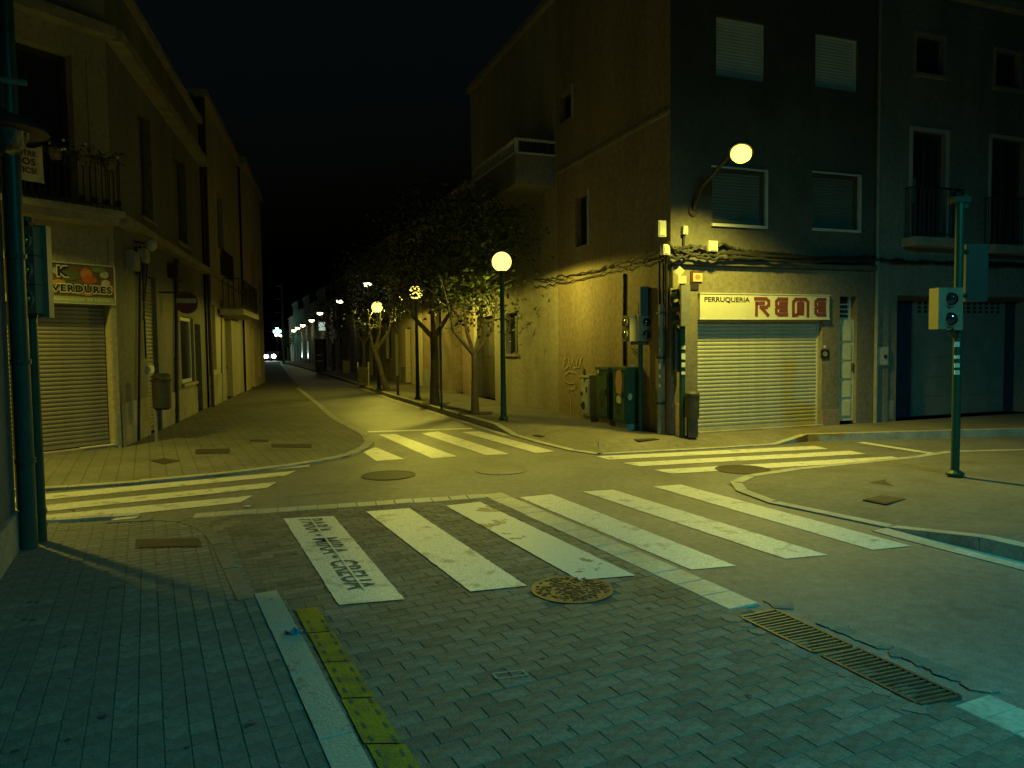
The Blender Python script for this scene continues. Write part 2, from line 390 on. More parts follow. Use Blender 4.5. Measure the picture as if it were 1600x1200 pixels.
# curved kerb stones round the left near corner
def kerb_curve(root, name, pts, width, z0, z1, m, seg=.5, side=1, gap=.008):
    """follow a ground polyline; stones of about seg metres; z1 may be a function of arc fraction"""
    P = [V((p.x, p.y, 0)) for p in pts]; S = [0]
    for a, b in zip(P, P[1:]): S.append(S[-1]+(b-a).length)
    T = S[-1]
    def at(s):
        s = max(0, min(T, s))
        for i in range(len(P)-1):
            if s <= S[i+1] or i == len(P)-2:
                t = (s-S[i])/(S[i+1]-S[i]); return P[i].lerp(P[i+1], t)
    def nrm(s):
        d = (at(s+.05)-at(s-.05)).normalized(); return V((d.y, -d.x, 0))*side
    n = max(1, round(T/seg))
    for i in range(n):
        sa, sb = T*i/n+gap/2, T*(i+1)/n-gap/2; sm = (sa+sb)/2
        zz = [z1(s/T) if callable(z1) else z1 for s in (sa, sm, sb)]; j = random.uniform(-.003, .003)
        out = [at(s) for s in (sa, sm, sb)]; inn = [at(s)+nrm(s)*width for s in (sa, sm, sb)]
        ring = out+inn[::-1]; zr = zz+zz[::-1]
        mb = MB(); mb.hexa([V((p.x, p.y, z0)) for p in ring], [V((p.x, p.y, z+j)) for p, z in zip(ring, zr)])
        part(root, name, mb, m)
kerb_curve(base_ln, 'kerb_stone', [G(x, y, ZL) for x, y in ln_edge[3:]], .11, 0, ZL+.006, panot, .4, side=1)

# --- left far pavement (greengrocer corner)
lf_edge = [(-400, 789), (70, 764), (200, 755), (350, 741), (480, 724), (545, 712), (575, 700), (585, 690), (578, 679), (556, 668), (528, 654), (498, 629), (468, 606), (452, 588), (441, 573), (434, 562.5)]
lf = [G(x, y, ZL) for x, y in lf_edge]
lfpoly = lf+[V((-60, 120, ZL)), V((-60, 9, ZL))]
lftile = tile_mat('panot_far_left', (.16, .155, .135), .2, math.radians(-26.6), .010, jcol=.6)
base_lf = struct('left_far_pavement', poly_mesh(lfpoly, ZL), lftile)
kerb_curve(base_lf, 'kerb_stone', lf[:13], .16, 0, ZL+.006, kerb_m, .8, side=-1)

# --- right far pavement (hairdresser corner), kerb raised along both streets and dropped at the crossings
KF = [(441, 566.5, 1), (468, 574, 1), (503, 584.5, 1), (540, 597, 1), (575, 609.5, 1), (610, 622, 1), (690, 647, 1), (772, 672, 1), (800, 681, .1), (845, 694, .1), (890, 705, .1), (935, 711.5, .1), (1040, 706, .1), (1140, 700.5, .1), (1215, 695.5, .1), (1262, 690, 1), (1400, 686, 1), (1490, 683.5, 1), (1620, 680, 1), (2000, 668, 1)]
def kz(h): return ZK*h+.004
kf0 = [G(x, y, 0) for x, y, h in KF]; kf_h = [kz(h) for x, y, h in KF]
# ramped border strip then flat inside
def inset(P, dist, side):
    out = []
    for i, p in enumerate(P):
        d = (P[min(i+1, len(P)-1)]-P[max(i-1, 0)]).normalized(); out.append(p+V((d.y, -d.x, 0))*side*dist)
    return out
kf1 = inset(kf0, .13, -1); kf2a = inset(kf0, .5, -1); kf2b = inset(kf0, .8, -1); kf2 = [b if k[2] < .5 else a for a, b, k in zip(kf2a, kf2b, KF)]
mb = MB()
for i in range(len(KF)-1):
    a, b, c, d = kf1[i], kf1[i+1], kf2[i+1], kf2[i]
    mb.quad(V((a.x, a.y, kf_h[i]-.003)), V((b.x, b.y, kf_h[i+1]-.003)), V((c.x, c.y, ZK)), V((d.x, d.y, ZK)))
flat = poly_mesh(kf2+[V((60, 30, 0)), V((60, 150, 0)), V((-20, 150, 0))], ZK)
n = len(mb.v); mb.v += flat.v; mb.f += [tuple(a+n for a in f) for f in flat.f]
rftile = tile_mat('panot_far_right', (.17, .155, .125), .2, math.radians(-20), .008, jcol=.75)
base_rf = struct('right_far_pavement', mb, rftile)
def kerb_line(root, P, H, name, m, w=.13, seg=.9, side=-1):
    acc = []
    for i in range(len(P)-1):
        a, b = P[i], P[i+1]; L = (b-a).length; k = max(1, int(L/seg)) if L < 30 else int(L/3)
        d = (b-a).normalized(); s = V((d.y, -d.x, 0))*side
        for j in range(k):
            t0, t1 = j/k, (j+1)/k; g = d*.003; p, q = a.lerp(b, t0)+g, a.lerp(b, t1)-g; h0, h1 = H[i]+(H[i+1]-H[i])*t0, H[i]+(H[i+1]-H[i])*t1
            ring = [p, q, q+s*w, p+s*w]; hs = [h0, h1, h1, h0]
            mb = MB(); mb.hexa([V((r.x, r.y, -.01)) for r in ring], [V((r.x, r.y, h+.001)) for r, h in zip(ring, hs)])
            part(root, name, mb, m)
kerb_line(base_rf, kf0, kf_h, 'kerb_stone', kerb_m, seg=1.0)
# gutter slab pale line at the foot of the kerb
mb = MB()
go = inset(kf0, .14, 1)
for i in range(3, 8):
    mb.quad(V((kf0[i].x, kf0[i].y, .006)), V((kf0[i+1].x, kf0[i+1].y, .006)), V((go[i+1].x, go[i+1].y, .006)), V((go[i].x, go[i].y, .006)))
part(base_rf, 'gutter_strip', mb, slab_m)

# --- right near pavement
KN = [(1900, 705, .1), (1600, 703, .1), (1480, 706, .1), (1420, 715, .1), (1330, 724, .1), (1240, 733, .1), (1165, 744, .1), (1141, 755, .1), (1150, 768, .1), (1200, 787, .1), (1290, 806, .1), (1385, 826, .1), (1450, 843, .55), (1530, 863, 1), (1600, 880, 1), (1800, 932, 1), (2400, 1090, 1)]
kn0 = [G(x, y, 0) for x, y, h in KN]; kn_h = [kz(h) for x, y, h in KN]; kn1 = inset(kn0, .13, -1); kn2 = inset(kn0, .75, -1)
kn0 = [V((p.x, p.y, 0)) for p in kn0]
ctr = V((11, 7.6, 0))
mb = MB()
KZ2 = ZK*.62
inner = []
for i in range(len(KN)):
    q = kn1[i].lerp(ctr, .16); inner.append(q)
for i in range(len(KN)-1):
    a, b, c, d = kn1[i], kn1[i+1], inner[i+1], inner[i]
    zi = lambda k: max(kn_h[k]-.003, .055)
    mb.quad(V((a.x, a.y, kn_h[i]-.003)), V((b.x, b.y, kn_h[i+1]-.003)), V((c.x, c.y, zi(i+1))), V((d.x, d.y, zi(i))))
    mb.quad(V((d.x, d.y, zi(i))), V((c.x, c.y, zi(i+1))), V((ctr.x, ctr.y, .10)))
rntile = tile_mat('panot_near_right', (.13, .125, .11), .2, math.radians(-26.6), .005, jcol=.82)
base_rn = struct('right_near_pavement', mb, rntile)
kerb_line(base_rn, kn0, kn_h, 'kerb_stone', kerb_m, seg=.9)
go = inset(kn0, .2, 1); mb = MB()
for i in range(11, 16):
    part(base_rn, 'gutter_slab', MB().hexa([V((p.x, p.y, 0)) for p in (kn0[i], kn0[i+1], go[i+1], go[i])], [V((p.x, p.y, .008)) for p in (kn0[i], kn0[i+1], go[i+1], go[i])]), slab_m)

# --- painted markings
def stripe(pxs, z, m, name='crossing_stripe', sub=0):
    P = [G(x, y, z) for x, y in pxs]; mb = MB()
    # subdivided with slightly ragged long edges
    k = 70; a0, a1, b1, b0 = P
    L = []; Rr = []
    for i in range(k+1):
        t = i/k; l = a0.lerp(b0, t); r = a1.lerp(b1, t); e = (r-l).normalized()
        L.append(l+e*random.uniform(-.0035, .0035)); Rr.append(r+e*random.uniform(-.0035, .0035))
    for i in range(k): mb.quad(L[i], Rr[i], Rr[i+1], L[i+1])
    for f in mb.v: f.z = z
    o = struct(name, mb, m); return o
ZP = .0205
s1 = stripe([(443, 810), (521, 806), (632, 936), (529, 945)], ZP, paint)
stripe([(572, 799), (640, 794), (823, 915), (735, 924)], ZP, paint)
stripe([(697, 790), (750, 784), (993, 899), (905, 906)], ZP, paintw)
stripe([(811, 777), (862, 772), (1150, 884), (1080, 890)], .005, paint)
stripe([(910, 768), (958, 765), (1293, 867), (1227, 873)], .005, paint)
stripe([(1020, 760), (1064, 757), (1424, 853), (1363, 859)], .005, paint)
for q in ([(567, 706), (587, 699), (632, 717), (588, 720)], [(592, 679), (618, 678), (714, 713), (675, 716)], [(658, 677), (684, 674), (796, 709.5), (759, 711)], [(721, 675), (750, 674), (866, 705), (838, 708)]):
    stripe(q, .005, paint)
stripe([(574, 675.5), (574, 673.8), (738, 668.5), (738, 670.2)][::1], .005, paint, 'stop_line')
for q in ([(-150, 786), (-150, 775), (462, 735), (478, 738)[:2]], [(-150, 808), (-150, 795), (462, 735), (462, 735)]): pass
stripe([(-200, 790), (-200, 778), (486, 723.5), (483, 729)], .005, paint)
stripe([(-200, 808), (-200, 797), (463, 735.5), (446, 743)], .005, paint)
stripe([(-200, 828), (-200, 816), (432, 753), (418, 762)], .005, paint)
stripe([(-200, 846), (-200, 830), (395, 774), (375, 785)], .005, paint)
stripe([(172, 813), (180, 809.5), (218, 806), (210, 809.5)], ZL+.012, paint)
for q in ([(952, 718), (932, 713), (1272, 696.5), (1294, 701)], [(998, 728.5), (973, 723), (1328, 704), (1353, 709)], [(1050, 740), (1022, 734), (1394, 713), (1418, 718.5)]):
    stripe(q, .0052, paint)
stripe([(1338, 691.5), (1350, 690.5), (1470, 709), (1458, 710)], .005, paint, 'road_line')
# stencilled words on the first stripe
q = [G(x, y, ZP+.003) for x, y in ((452, 811), (513, 807), (617, 930), (536, 937))]
def st(x, y, zo=0):
    x = .02+.90*x; y = .22+.60*y
    p = q[0].lerp(q[3], x).lerp(q[1].lerp(q[2], x), y); return V((p.x, p.y, ZP+.003+zo))
o = raw_part(None, 'stencil_words', text_mb('PARA - MIRA - CREUA', st, bold=.012, spacing=1.02), stencil_m, kind='structure')
mb = MB(); mb.quad(st(-.01, .47, .002), st(1.01, .47, .002), st(1.01, .55, .002), st(-.01, .55, .002)); struct('stencil_bridge', mb, paint)
# yellow kerb line with worn slots
yz = ZP
ya, yb = [(462, 951), (497, 948), (655, 1200), (590, 1200)], None
k = 8
P = [G(x, y, yz) for x, y in ya]; ext = 1.8
for i in range(k):
    t0, t1 = i/k*ext+.003, (i+1)/k*ext-.003
    mb = MB(); j = random.uniform(-.006, .006)
    mb.quad(P[0].lerp(P[3], t0)+V((j, 0, 0)), P[1].lerp(P[2], t0)+V((j, 0, 0)), P[1].lerp(P[2], t1)+V((j, 0, 0)), P[0].lerp(P[3], t1)+V((j, 0, 0)))
    for v in mb.v: v.z = yz
    struct('yellow_line', mb, yellow)
mb = MB(); mb2 = MB()
for i in range(26):
    t = .12+i*.062
    for s_ in (.2, .8):
        a = P[0].lerp(P[3], t).lerp(P[1].lerp(P[2], t), s_); b = P[0].lerp(P[3], t+.028).lerp(P[1].lerp(P[2], t+.028), s_); e = V((.003, 0, 0))
        for mm, sh in ((mb, 0), (mb2, .011)):
            mm.quad(a-e+V((sh, 0, .002)), a+e+V((sh, 0, .002)), b+e+V((sh, 0, .002)), b-e+V((sh, 0, .002)))
struct('line_joints', mb, stencil_m); struct('line_joint_rims', mb2, paver_m2)
# chalk rectangle
q = [G(x, y, .022) for x, y in ((770, 1052), (816, 1047), (824, 1054), (777, 1060))]
mb = MB()
for a, b in zip(q, q[1:]+q[:1]):
    d = (b-a).normalized(); s = V((d.y, -d.x, 0))*.006; mb.quad(a-s, b-s, b+s, a+s)
struct('chalk_rectangle', mb, kerb_m)
# asphalt patches and cracks
def ribbon(pts, wd, z, jag=.01):
    mb = MB(); P = []
    for a, b in zip(pts, pts[1:]):
        n = max(2, int((b-a).length/.08)); P += [a.lerp(b, i/n) for i in range(n)]
    P.append(pts[-1]); L = []
    for i, p in enumerate(P):
        d = (P[min(i+1, len(P)-1)]-P[max(i-1, 0)]).normalized(); s = V((d.y, -d.x, 0)); c = p+s*random.uniform(-jag, jag); w2 = wd*random.uniform(.4, 1.3)/2
        L.append((V((*(c-s*w2).xy, z)), V((*(c+s*w2).xy, z))))
    for a, b in zip(L, L[1:]): mb.quad(a[0], a[1], b[1], b[0])
    return mb
tar = mat('tar_seal', (.03, .028, .025), .6, .3, 10)
for pts in ([(100, 792), (118, 800), (112, 808), (126, 815)], [(306, 770), (318, 776)], [(445, 777), (600, 765), (625, 764)], [(1140, 756), (1165, 775), (1205, 786)], [(1141, 706), (1160, 709)]):
    struct('asphalt_crack', ribbon([G(x, y) for x, y in pts], .018, .0042, .02), tar)
# rough broken concrete collar round the drain
for i in range(24):
    t = i/23; a = G(1212, 942).lerp(G(1552, 1082), t); b = G(1135, 966).lerp(G(1428, 1112), t)
    for c, rr in ((a, .075), (b, .055)):
        if random.random() < (.25 if rr > .06 else .5): continue
        nn = random.randint(5, 7); r = rr*random.uniform(.7, 1.15); mb = MB(); ring = []
        for k in range(nn):
            an = 2*math.pi*k/nn+random.uniform(-.25, .25); ring.append(V((c.x+math.cos(an)*r*random.uniform(.75, 1.2), c.y+math.sin(an)*r*random.uniform(.7, 1.1), 0)))
        zt = (.007 if rr > .06 else .0155)+random.uniform(0, .0025)
        mb.hexa([V((p.x, p.y, 0)) for p in ring], [V((p.x, p.y, zt)) for p in ring]); part(base_bp, 'broken_slab', mb, random.choice([paver_m2, panot, asphalt]))
# drain gratings
def grating(pxs, n, label, group=None):
    P = [G(x, y, .02) for x, y in pxs]; loc = sum(P, V((0, 0, 0)))/4; t = thing('drain_grating', label, 'drain grating', loc, group)
    mb = MB(); mb.quad(*[V((p.x, p.y, .0114)) for p in P]); part(t, 'painted_pit', mb, black)  # shallow black sheet stands in for the shade of a deep drain
    fr = MB(); zt = .021
    for a, b in zip(P, P[1:]+P[:1]):
        d = (b-a).normalized(); s = V((d.y, -d.x, 0))*.010; fr.hexa([V((*p.xy, 0)) for p in (a-s, b-s, b+s, a+s)], [V((*p.xy, zt)) for p in (a-s, b-s, b+s, a+s)])
    part(t, 'frame', fr, irongold)
    for i in range(1, n):
        u = i/n; a = P[0].lerp(P[3], u); b = P[1].lerp(P[2], u); d = (b-a).normalized(); s = V((d.y, -d.x, 0))*.0085
        m_ = MB(); m_.hexa([V((*p.xy, .0118)) for p in (a-s, b-s, b+s, a+s)], [V((*p.xy, zt-.002)) for p in (a-s*.8, b-s*.8, b+s*.8, a+s*.8)]); part(t, 'bar', m_, irongold)
grating([(1157, 963), (1212, 952), (1330, 1007), (1270, 1018)], 16, 'farther of two roadside drain gratings, at the end of the pale slab strip')
grating([(1285, 1024), (1342, 1012), (1500, 1086), (1436, 1099)], 17, 'lower of two roadside drain gratings, dark bars, nearest the right foreground')
# manholes and access covers
def manhole(c, r, label, m, pattern=False, z=.006, group=None):
    t = thing('manhole_cover', label, 'manhole cover', (c.x, c.y, z), group)
    part(t, 'rim', MB().lathe((c.x, c.y, z-.004), [(r, 0), (r, .006), (r*.93, .0065), (r*.93, .003)], 40), m)
    part(t, 'lid', MB().lathe((c.x, c.y, z-.004), [(r*.915, 0), (r*.915, .006)], 40), m)
    if pattern:
        mb = MB()
        for i in range(260):
            rr = r*.86*math.sqrt(random.random()); an = random.random()*6.28; p = V((c.x+rr*math.cos(an), c.y+rr*math.sin(an), z+.0025)); a2 = random.random()*3.14; e = V((math.cos(a2), math.sin(a2), 0)); f = V((-e.y, e.x, 0))
            mb.hexa([p-e*.015-f*.0055, p+e*.015-f*.0055, p+e*.015+f*.0055, p-e*.015+f*.0055], [q_+V((0, 0, .004)) for q_ in (p-e*.012-f*.004, p+e*.012-f*.004, p+e*.012+f*.004, p-e*.012+f*.004)])
        o_ = part(t, 'tread_studs', mb, iron); o_['kind'] = 'stuff'
manhole(MHC, .285, 'round cast manhole cover with studded tread at the foot of the worn crossing stripe', irongold, True, .018)
manhole(G(607, 743), .36, 'dark round manhole cover in the middle of the junction', tar)
manhole(G(783, 735), .36, 'pale worn round manhole cover in the junction behind the slab strip corner', asphalt)
manhole(G(1160, 734), .36, 'round manhole cover cutting across the stripes of the right hand crossing', iron)
def cover(pxs, z, label, m=iron, bars=0):
    P = [G(x, y, z) for x, y in pxs]; loc = sum(P, V((0, 0, 0)))/4; t = thing('access_cover', label, 'access cover', loc)
    c = loc; part(t, 'frame', MB().hexa([V((*p.xy, z-.01)) for p in P], [V((*p.xy, z+.003)) for p in P]), kerb_m if bars < 0 else m)
    I = [p.lerp(c, .12) for p in P]; part(t, 'lid', MB().hexa([V((*p.xy, z)) for p in I], [V((*p.xy, z+.007)) for p in I]), m)
dk = mat('old_iron_lid', (.05, .035, .025), .75, .4, 9, .5, 60)
cover([(212, 843), (311, 841), (316, 855), (211, 857)], ZL, 'long rusty brown access cover set in the left near pavement corner', dk)
cover([(306, 702), (359, 701), (359, 709), (305, 710)], ZL, 'long dark cover in the greengrocer pavement left of centre', dk)
cover([(424, 694), (487, 694), (487, 700), (424, 699)], ZL, 'long dark cover in the greengrocer pavement nearest the kerb bend', dk)
cover([(390, 687), (419, 687), (420, 690), (390, 690)], ZL, 'small narrow cover in the greengrocer pavement, farthest of the four', dk)
cover([(234, 720), (256, 716), (282, 720), (255, 726)], ZL, 'diamond set square cover on the greengrocer pavement beside the left crossing', dk)
cover([(1352, 755), (1382, 749), (1444, 755), (1400, 762)], .05, 'worn patterned cover on the right near pavement, farther of two', dk)
cover([(1348, 781), (1378, 774), (1418, 780), (1384, 788)], .05, 'plain dark diamond set cover on the right near pavement, nearer of two', dk)
cover([(977, 684), (1005, 681), (1030, 686), (998, 689)], .112, 'dark cover on the hairdresser pavement in front of the green cabinets', dk)
cover([(832, 680), (862, 677), (878, 679.5), (846, 683)], .045, 'dark cover on the hairdresser pavement near the nearest globe lamp', dk)
gum = mat('gum_spot', (.05, .048, .045), .7, .2, 20); random.seed(5)
for k_, (poly_, z_, n_) in enumerate(((lnpoly, ZL+.003, 46), (bp_poly, .0175, 40))):
    mb = MB(); c_ = 0
    while c_ < n_:
        q_ = V((random.uniform(-4, 3), random.uniform(2.6, 6.5), z_))
        if not inside(q_, poly_): continue
        c_ += 1; rr = random.uniform(.008, .022); mb.quad(*[q_+V((rr*random.uniform(.7, 1.2)*math.cos(a_*.7854), rr*random.uniform(.7, 1.2)*math.sin(a_*.7854), 0)) for a_ in range(8)])
    o = raw_part(base_ln if k_ == 0 else base_bp, 'gum_spots', mb, gum, kind='stuff')
random.seed(9)
# blue plastic scrap
a = G(461, 1001, .0); mb = MB()
for i in range(6):
    for j in range(2):
        pass
L = [[V((a.x-.06+.024*i, a.y+(-.018+.018*j)+.004*i, .045+.018*math.sin(i*1.7+j*2.1)+.004*j)) for i in range(6)] for j in range(3)]
for j in range(2):
    for i in range(5): mb.quad(L[j][i], L[j][i+1], L[j+1][i+1], L[j+1][i])
single('plastic_scrap', mb, plastic_blue, 'crumpled scrap of blue plastic between kerb and yellow line', 'litter')
a = G(386, 793, .0); single('paper_scrap', MB().box((a.x, a.y, .012), .06, .04, .012), sticker_m, 'tiny white paper scrap on the asphalt by the left crossing', 'litter')
a = G(1521, 858, .0); single('crushed_cup', MB().lathe((a.x, a.y, .012), [(.028, 0), (.033, .03), (.028, .07), (.02, .075)], 9), mat('cup_pale', (.25, .35, .4), .5), 'small pale cup standing in the gutter at the right kerb', 'litter')

# ------------------------------------------------------------------ buildings
def wall(root, fc, u0, u1, z0, z1, holes, m, depth=.25, name='wall', d=0.0):
    hs = [h if len(h) == 5 else (*h, depth) for h in holes]
    us = sorted({u0, u1, *[min(max(x, u0), u1) for h in hs for x in h[:2]]}); zs = sorted({z0, z1, *[min(max(x, z0), z1) for h in hs for x in h[2:4]]})
    mb = MB()
    for a, b in zip(us, us[1:]):
        for c, e in zip(zs, zs[1:]):
            um, zm = (a+b)/2, (c+e)/2
            if any(h[0] < um < h[1] and h[2] < zm < h[3] for h in hs): continue
            mb.quad(fc.p(a, c, d), fc.p(b, c, d), fc.p(b, e, d), fc.p(a, e, d))
    for a, b, c, e, dp in hs:
        q = [(a, c), (b, c), (b, e), (a, e)]
        for (x, y), (x2, y2) in zip(q, q[1:]+q[:1]): mb.quad(fc.p(x, y, d), fc.p(x2, y2, d), fc.p(x2, y2, d-dp), fc.p(x, y, d-dp))
    return part(root, name, mb, m)
def core(root, foot, z1, m, shrink=.6):
    c = sum((V((p[0], p[1], 0)) for p in foot), V((0, 0, 0)))/len(foot); P = []
    for p in foot:
        p = V((p[0], p[1], 0)); P.append(p+(c-p).normalized()*shrink*1.4)
    part(root, 'rear_mass', MB().hexa([V((p.x, p.y, 0)) for p in P], [V((p.x, p.y, z1-.12)) for p in P]), black)
    Q = [V((p[0], p[1], 0)) for p in foot]
    part(root, 'roof', MB().hexa([V((p.x, p.y, z1+.003)) for p in Q], [V((p.x, p.y, z1+.15)) for p in Q]), stone_trim)
def slats(root, fc, u0, u1, z0, z1, h, d, m, name='slat', nm2='bottom_bar'):
    n = max(1, round((z1-z0)/h)); h = (z1-z0)/n; mb = MB(); L = []
    prof = [(0, 0), (.12, .008), (.4, .016), (.75, .016), (.95, .004), (1.0, 0)]
    for z, dd in prof: L.append((fc.p(u0, h*z, d+dd)-root.location, fc.p(u1, h*z, d+dd)-root.location))
    for a, b in zip(L, L[1:]): mb.quad(a[0], a[1], b[1], b[0])
    me = bpy.data.meshes.new(name); me.from_pydata([tuple(v) for v in mb.v], [], mb.f); me.materials.append(m)
    for i in range(n):
        o = bpy.data.objects.new(name, me); COL.objects.link(o); o.parent = root; o.location = (0, 0, z0+i*h)
    part(root, nm2, MB().fbox(fc, u0, u1, z0-.06, z0-.002, d-.02, d+.03), m)
def window(root, fc, r, dep=.18, kind='glass', fr=frame_d, fw=.05, sill=True, sillm=None, mull=1):
    a, b, c, e = r
    f = MB().fbox(fc, a, b, c, c+fw, -dep, -dep+.05).fbox(fc, a, b, e-fw, e, -dep, -dep+.05).fbox(fc, a, a+fw, c+fw, e-fw, -dep, -dep+.05).fbox(fc, b-fw, b, c+fw, e-fw, -dep, -dep+.05)
    for k in range(mull):
        um = a+(b-a)*(k+1)/(mull+1); f.fbox(fc, um-fw*.4, um+fw*.4, c+fw, e-fw, -dep+.003, -dep+.045)
    o = part(root, 'window', f, fr)
    pm = glass if kind == 'glass' else (blind if kind == 'blind' else kind)
    q = MB().fbox(fc, a+.01, b-.01, c+.01, e-.01, -dep-.03, -dep+.012); part(root, 'pane' if kind == 'glass' else 'blind', q, pm, sub=o)
    if sill: part(root, 'sill', MB().fbox(fc, a-.08, b+.08, c-.07, c-.004, -.02, .07), sillm or stone_trim, sub=o)
    return o
def door(root, fc, r, m, dep=.2, panels=3, handle=True, fanlight=False):
    a, b, c, e = r
    o = part(root, 'door', MB().fbox(fc, a+.005, b-.005, c, e-.005, -dep-.05, -dep), m)
    for k in range(panels):
        z0 = c+.1+(e-c-.15)*k/panels; z1 = z0+(e-c-.15)/panels-.07
        part(root, 'door_panel', MB().fbox(fc, a+.09, b-.09, z0, z1, -dep+.001, -dep+.018), m, sub=o)
    if handle: part(root, 'handle', MB().fbox(fc, b-.075, b-.045, c+.98, c+1.12, -dep+.002, -dep+.045), irongold, sub=o)
    return o
def railing(root, fc, u0, u1, z0, z1, d, step=.12, m=rail_m, r=.009, sub=None, ends=None):
    rl = part(root, 'railing', MB().fbox(fc, u0, u1, z1-.03, z1, d-.02, d+.02).fbox(fc, u0, u1, z0+.06, z0+.08, d-.01, d+.01), m)
    n = int((u1-u0)/step); tmpl = mesh(MB().tube([fc.p(u0, z0, d), fc.p(u0, z1-.03, d)], r, 6, False), 'baluster', root.location); tmpl.materials.append(m)
    for i in range(n+1):
        o = bpy.data.objects.new('baluster', tmpl); COL.objects.link(o); o.parent = rl; o.location = fc.u*((u1-u0)*i/n)
    if ends:
        for uu in (u0, u1):
            for k in range(4):
                dd = ends+(d-ends)*(k+.5)/4; part(root, 'baluster', MB().tube([fc.p(uu, z0, dd), fc.p(uu, z1-.03, dd)], r, 6, False), m, sub=rl)
            part(root, 'end_rail', MB().tube([fc.p(uu, z1-.015, ends), fc.p(uu, z1-.015, d)], .014, 6), m, sub=rl)
    return rl

CORNER = G(1048, 680, ZK)
RA = Fac(CORNER, G(1399, 658, ZK))
RB = Fac(V((CORNER.x, CORNER.y, 0))+V((-.373, 1, 0)).normalized()*160, CORNER)
uR = lambda x, y=600: RA.hit(x, y)[0]
def rb_u(x): return RB.hit(x, 640)[0]
W1 = RA.hit(1366, 600)[0]
Z_LEDGE = RA.hit(1200, 409)[1]; ZTOP1 = 10.6
# --- corner building
U2 = rb_u(873)
b1 = thing('corner_building', 'dark three storey corner building with the hairdresser shutter and an ochre side wall', 'building', (CORNER.x, CORNER.y, 0))
shop = (uR(1090), uR(1284), ZK, RA.hit(1190, 497)[1], .16)
drr = (uR(1311), uR(1338), ZK, RA.hit(1324, 463)[1], .22)
wu = [RA.rect(1119, 25+6, 1196, 123), RA.rect(1274, 57, 1341, 140)]
wl = [RA.rect(1113, 265, 1195, 351), RA.rect(1270, 273, 1341, 358)]
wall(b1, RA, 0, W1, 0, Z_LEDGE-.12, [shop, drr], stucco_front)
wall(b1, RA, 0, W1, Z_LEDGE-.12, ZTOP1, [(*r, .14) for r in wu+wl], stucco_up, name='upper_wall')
part(b1, 'ledge', MB().fbox(RA, -.06, W1, Z_LEDGE-.1, Z_LEDGE-.02, 0, .08), stucco_up)
part(b1, 'plinth', MB().fbox(RA, .02, shop[0]-.004, ZK, ZK+.55, 0, .025), stucco_brown)
part(b1, 'plinth', MB().fbox(RA, shop[1]+.004, drr[0]-.004, ZK, ZK+.3, 0, .03), stucco_brown)
for r in wu:
    window(b1, RA, r, .1, 'blind', blind, .03, False, mull=0); slats(b1, RA, r[0]+.03, r[1]-.03, r[2]+.09, r[3]-.03, .055, -.092, blind)
for r in wl:
    window(b1, RA, r, .12, mat('green_grey_blind', (.10, .12, .11), .7, .15, 5), frame_d, .04, False, mull=0); slats(b1, RA, r[0]+.04, r[1]-.04, r[2]+.1, r[3]-.04, .055, -.112, MATS['green_grey_blind'])
    a, b, c, e = r
    part(b1, 'window_surround', MB().fbox(RA, b-.003, b+.045, c-.05, e+.03, -.02, .035).fbox(RA, a-.03, b-.004, c-.055, c-.004, -.02, .05).fbox(RA, a-.03, b-.004, e, e+.03, -.02, .03), frame_m)
wtop = RB.rect(884, 139, 894, 184); wmid = RB.rect(898, 304, 919, 384)
wtop = (U2+.15, wtop[1], wtop[2], wtop[3])
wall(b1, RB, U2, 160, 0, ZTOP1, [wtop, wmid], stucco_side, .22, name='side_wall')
window(b1, RB, wmid, .2, 'glass', frame_d, .05, False, mull=0); window(b1, RB, wtop, .2, 'glass', frame_d, .05, False, mull=0)
part(b1, 'window_jamb', MB().fbox(RB, wmid[1], wmid[1]+.05, wmid[2]-.03, wmid[3]+.05, -.01, .03), frame_m)
part(b1, 'window_jamb', MB().fbox(RB, wtop[1], wtop[1]+.07, wtop[2]-.03, wtop[3]+.05, -.01, .03), frame_m)
zl2 = RB.hit(930, 236)[1]
part(b1, 'string_course', MB().fbox(RB, U2, 160, zl2-.06, zl2, 0, .05), stone_trim)
core(b1, [RA.p(0, 0), RA.p(W1, 0), RA.p(W1, 0, -9), RB.p(U2, 0, -9), RB.p(U2, 0)], ZTOP1, stucco_up)
# hairdresser shutter, door
slats(b1, RA, shop[0]+.03, shop[1]-.03, ZK+.09, shop[3]-.01, .068, -.13, shutter_r)
part(b1, 'shutter_guide', MB().fbox(RA, shop[0], shop[0]+.03, ZK, shop[3], -.16, -.09).fbox(RA, shop[1]-.03, shop[1], ZK, shop[3], -.16, -.09), shutter_r)
part(b1, 'threshold', MB().fbox(RA, shop[0], shop[1], ZK-.01, ZK+.025, -.16, .06), stone_trim)
zt = RA.hit(1324, 499)[1]
d_ = door(b1, RA, (drr[0], drr[1], ZK+.06, zt), door_cream, .07, 5)
gm = MB().fbox(RA, drr[0], drr[1], zt, zt+.04, -.19, -.14)
for k in range(3): gm.fbox(RA, drr[0]+.04, drr[1]-.04, zt+.10+k*.09, zt+.125+k*.09, -.19, -.16)
gm.fbox(RA, drr[0], drr[0]+.03, zt+.04, drr[3], -.19, -.14).fbox(RA, drr[1]-.06, drr[1]-.02, zt+.04, drr[3], -.19, -.14)
fl = part(b1, 'fanlight', gm, frame_m); part(b1, 'pane', MB().fbox(RA, drr[0], drr[1], zt, drr[3], -.24, -.2), glass, sub=fl)
part(b1, 'downpipe', MB().tube([RA.p(W1-.02, ZK, .05), RA.p(W1-.02, ZTOP1-.2, .05)], .04, 8), pipe_grey)

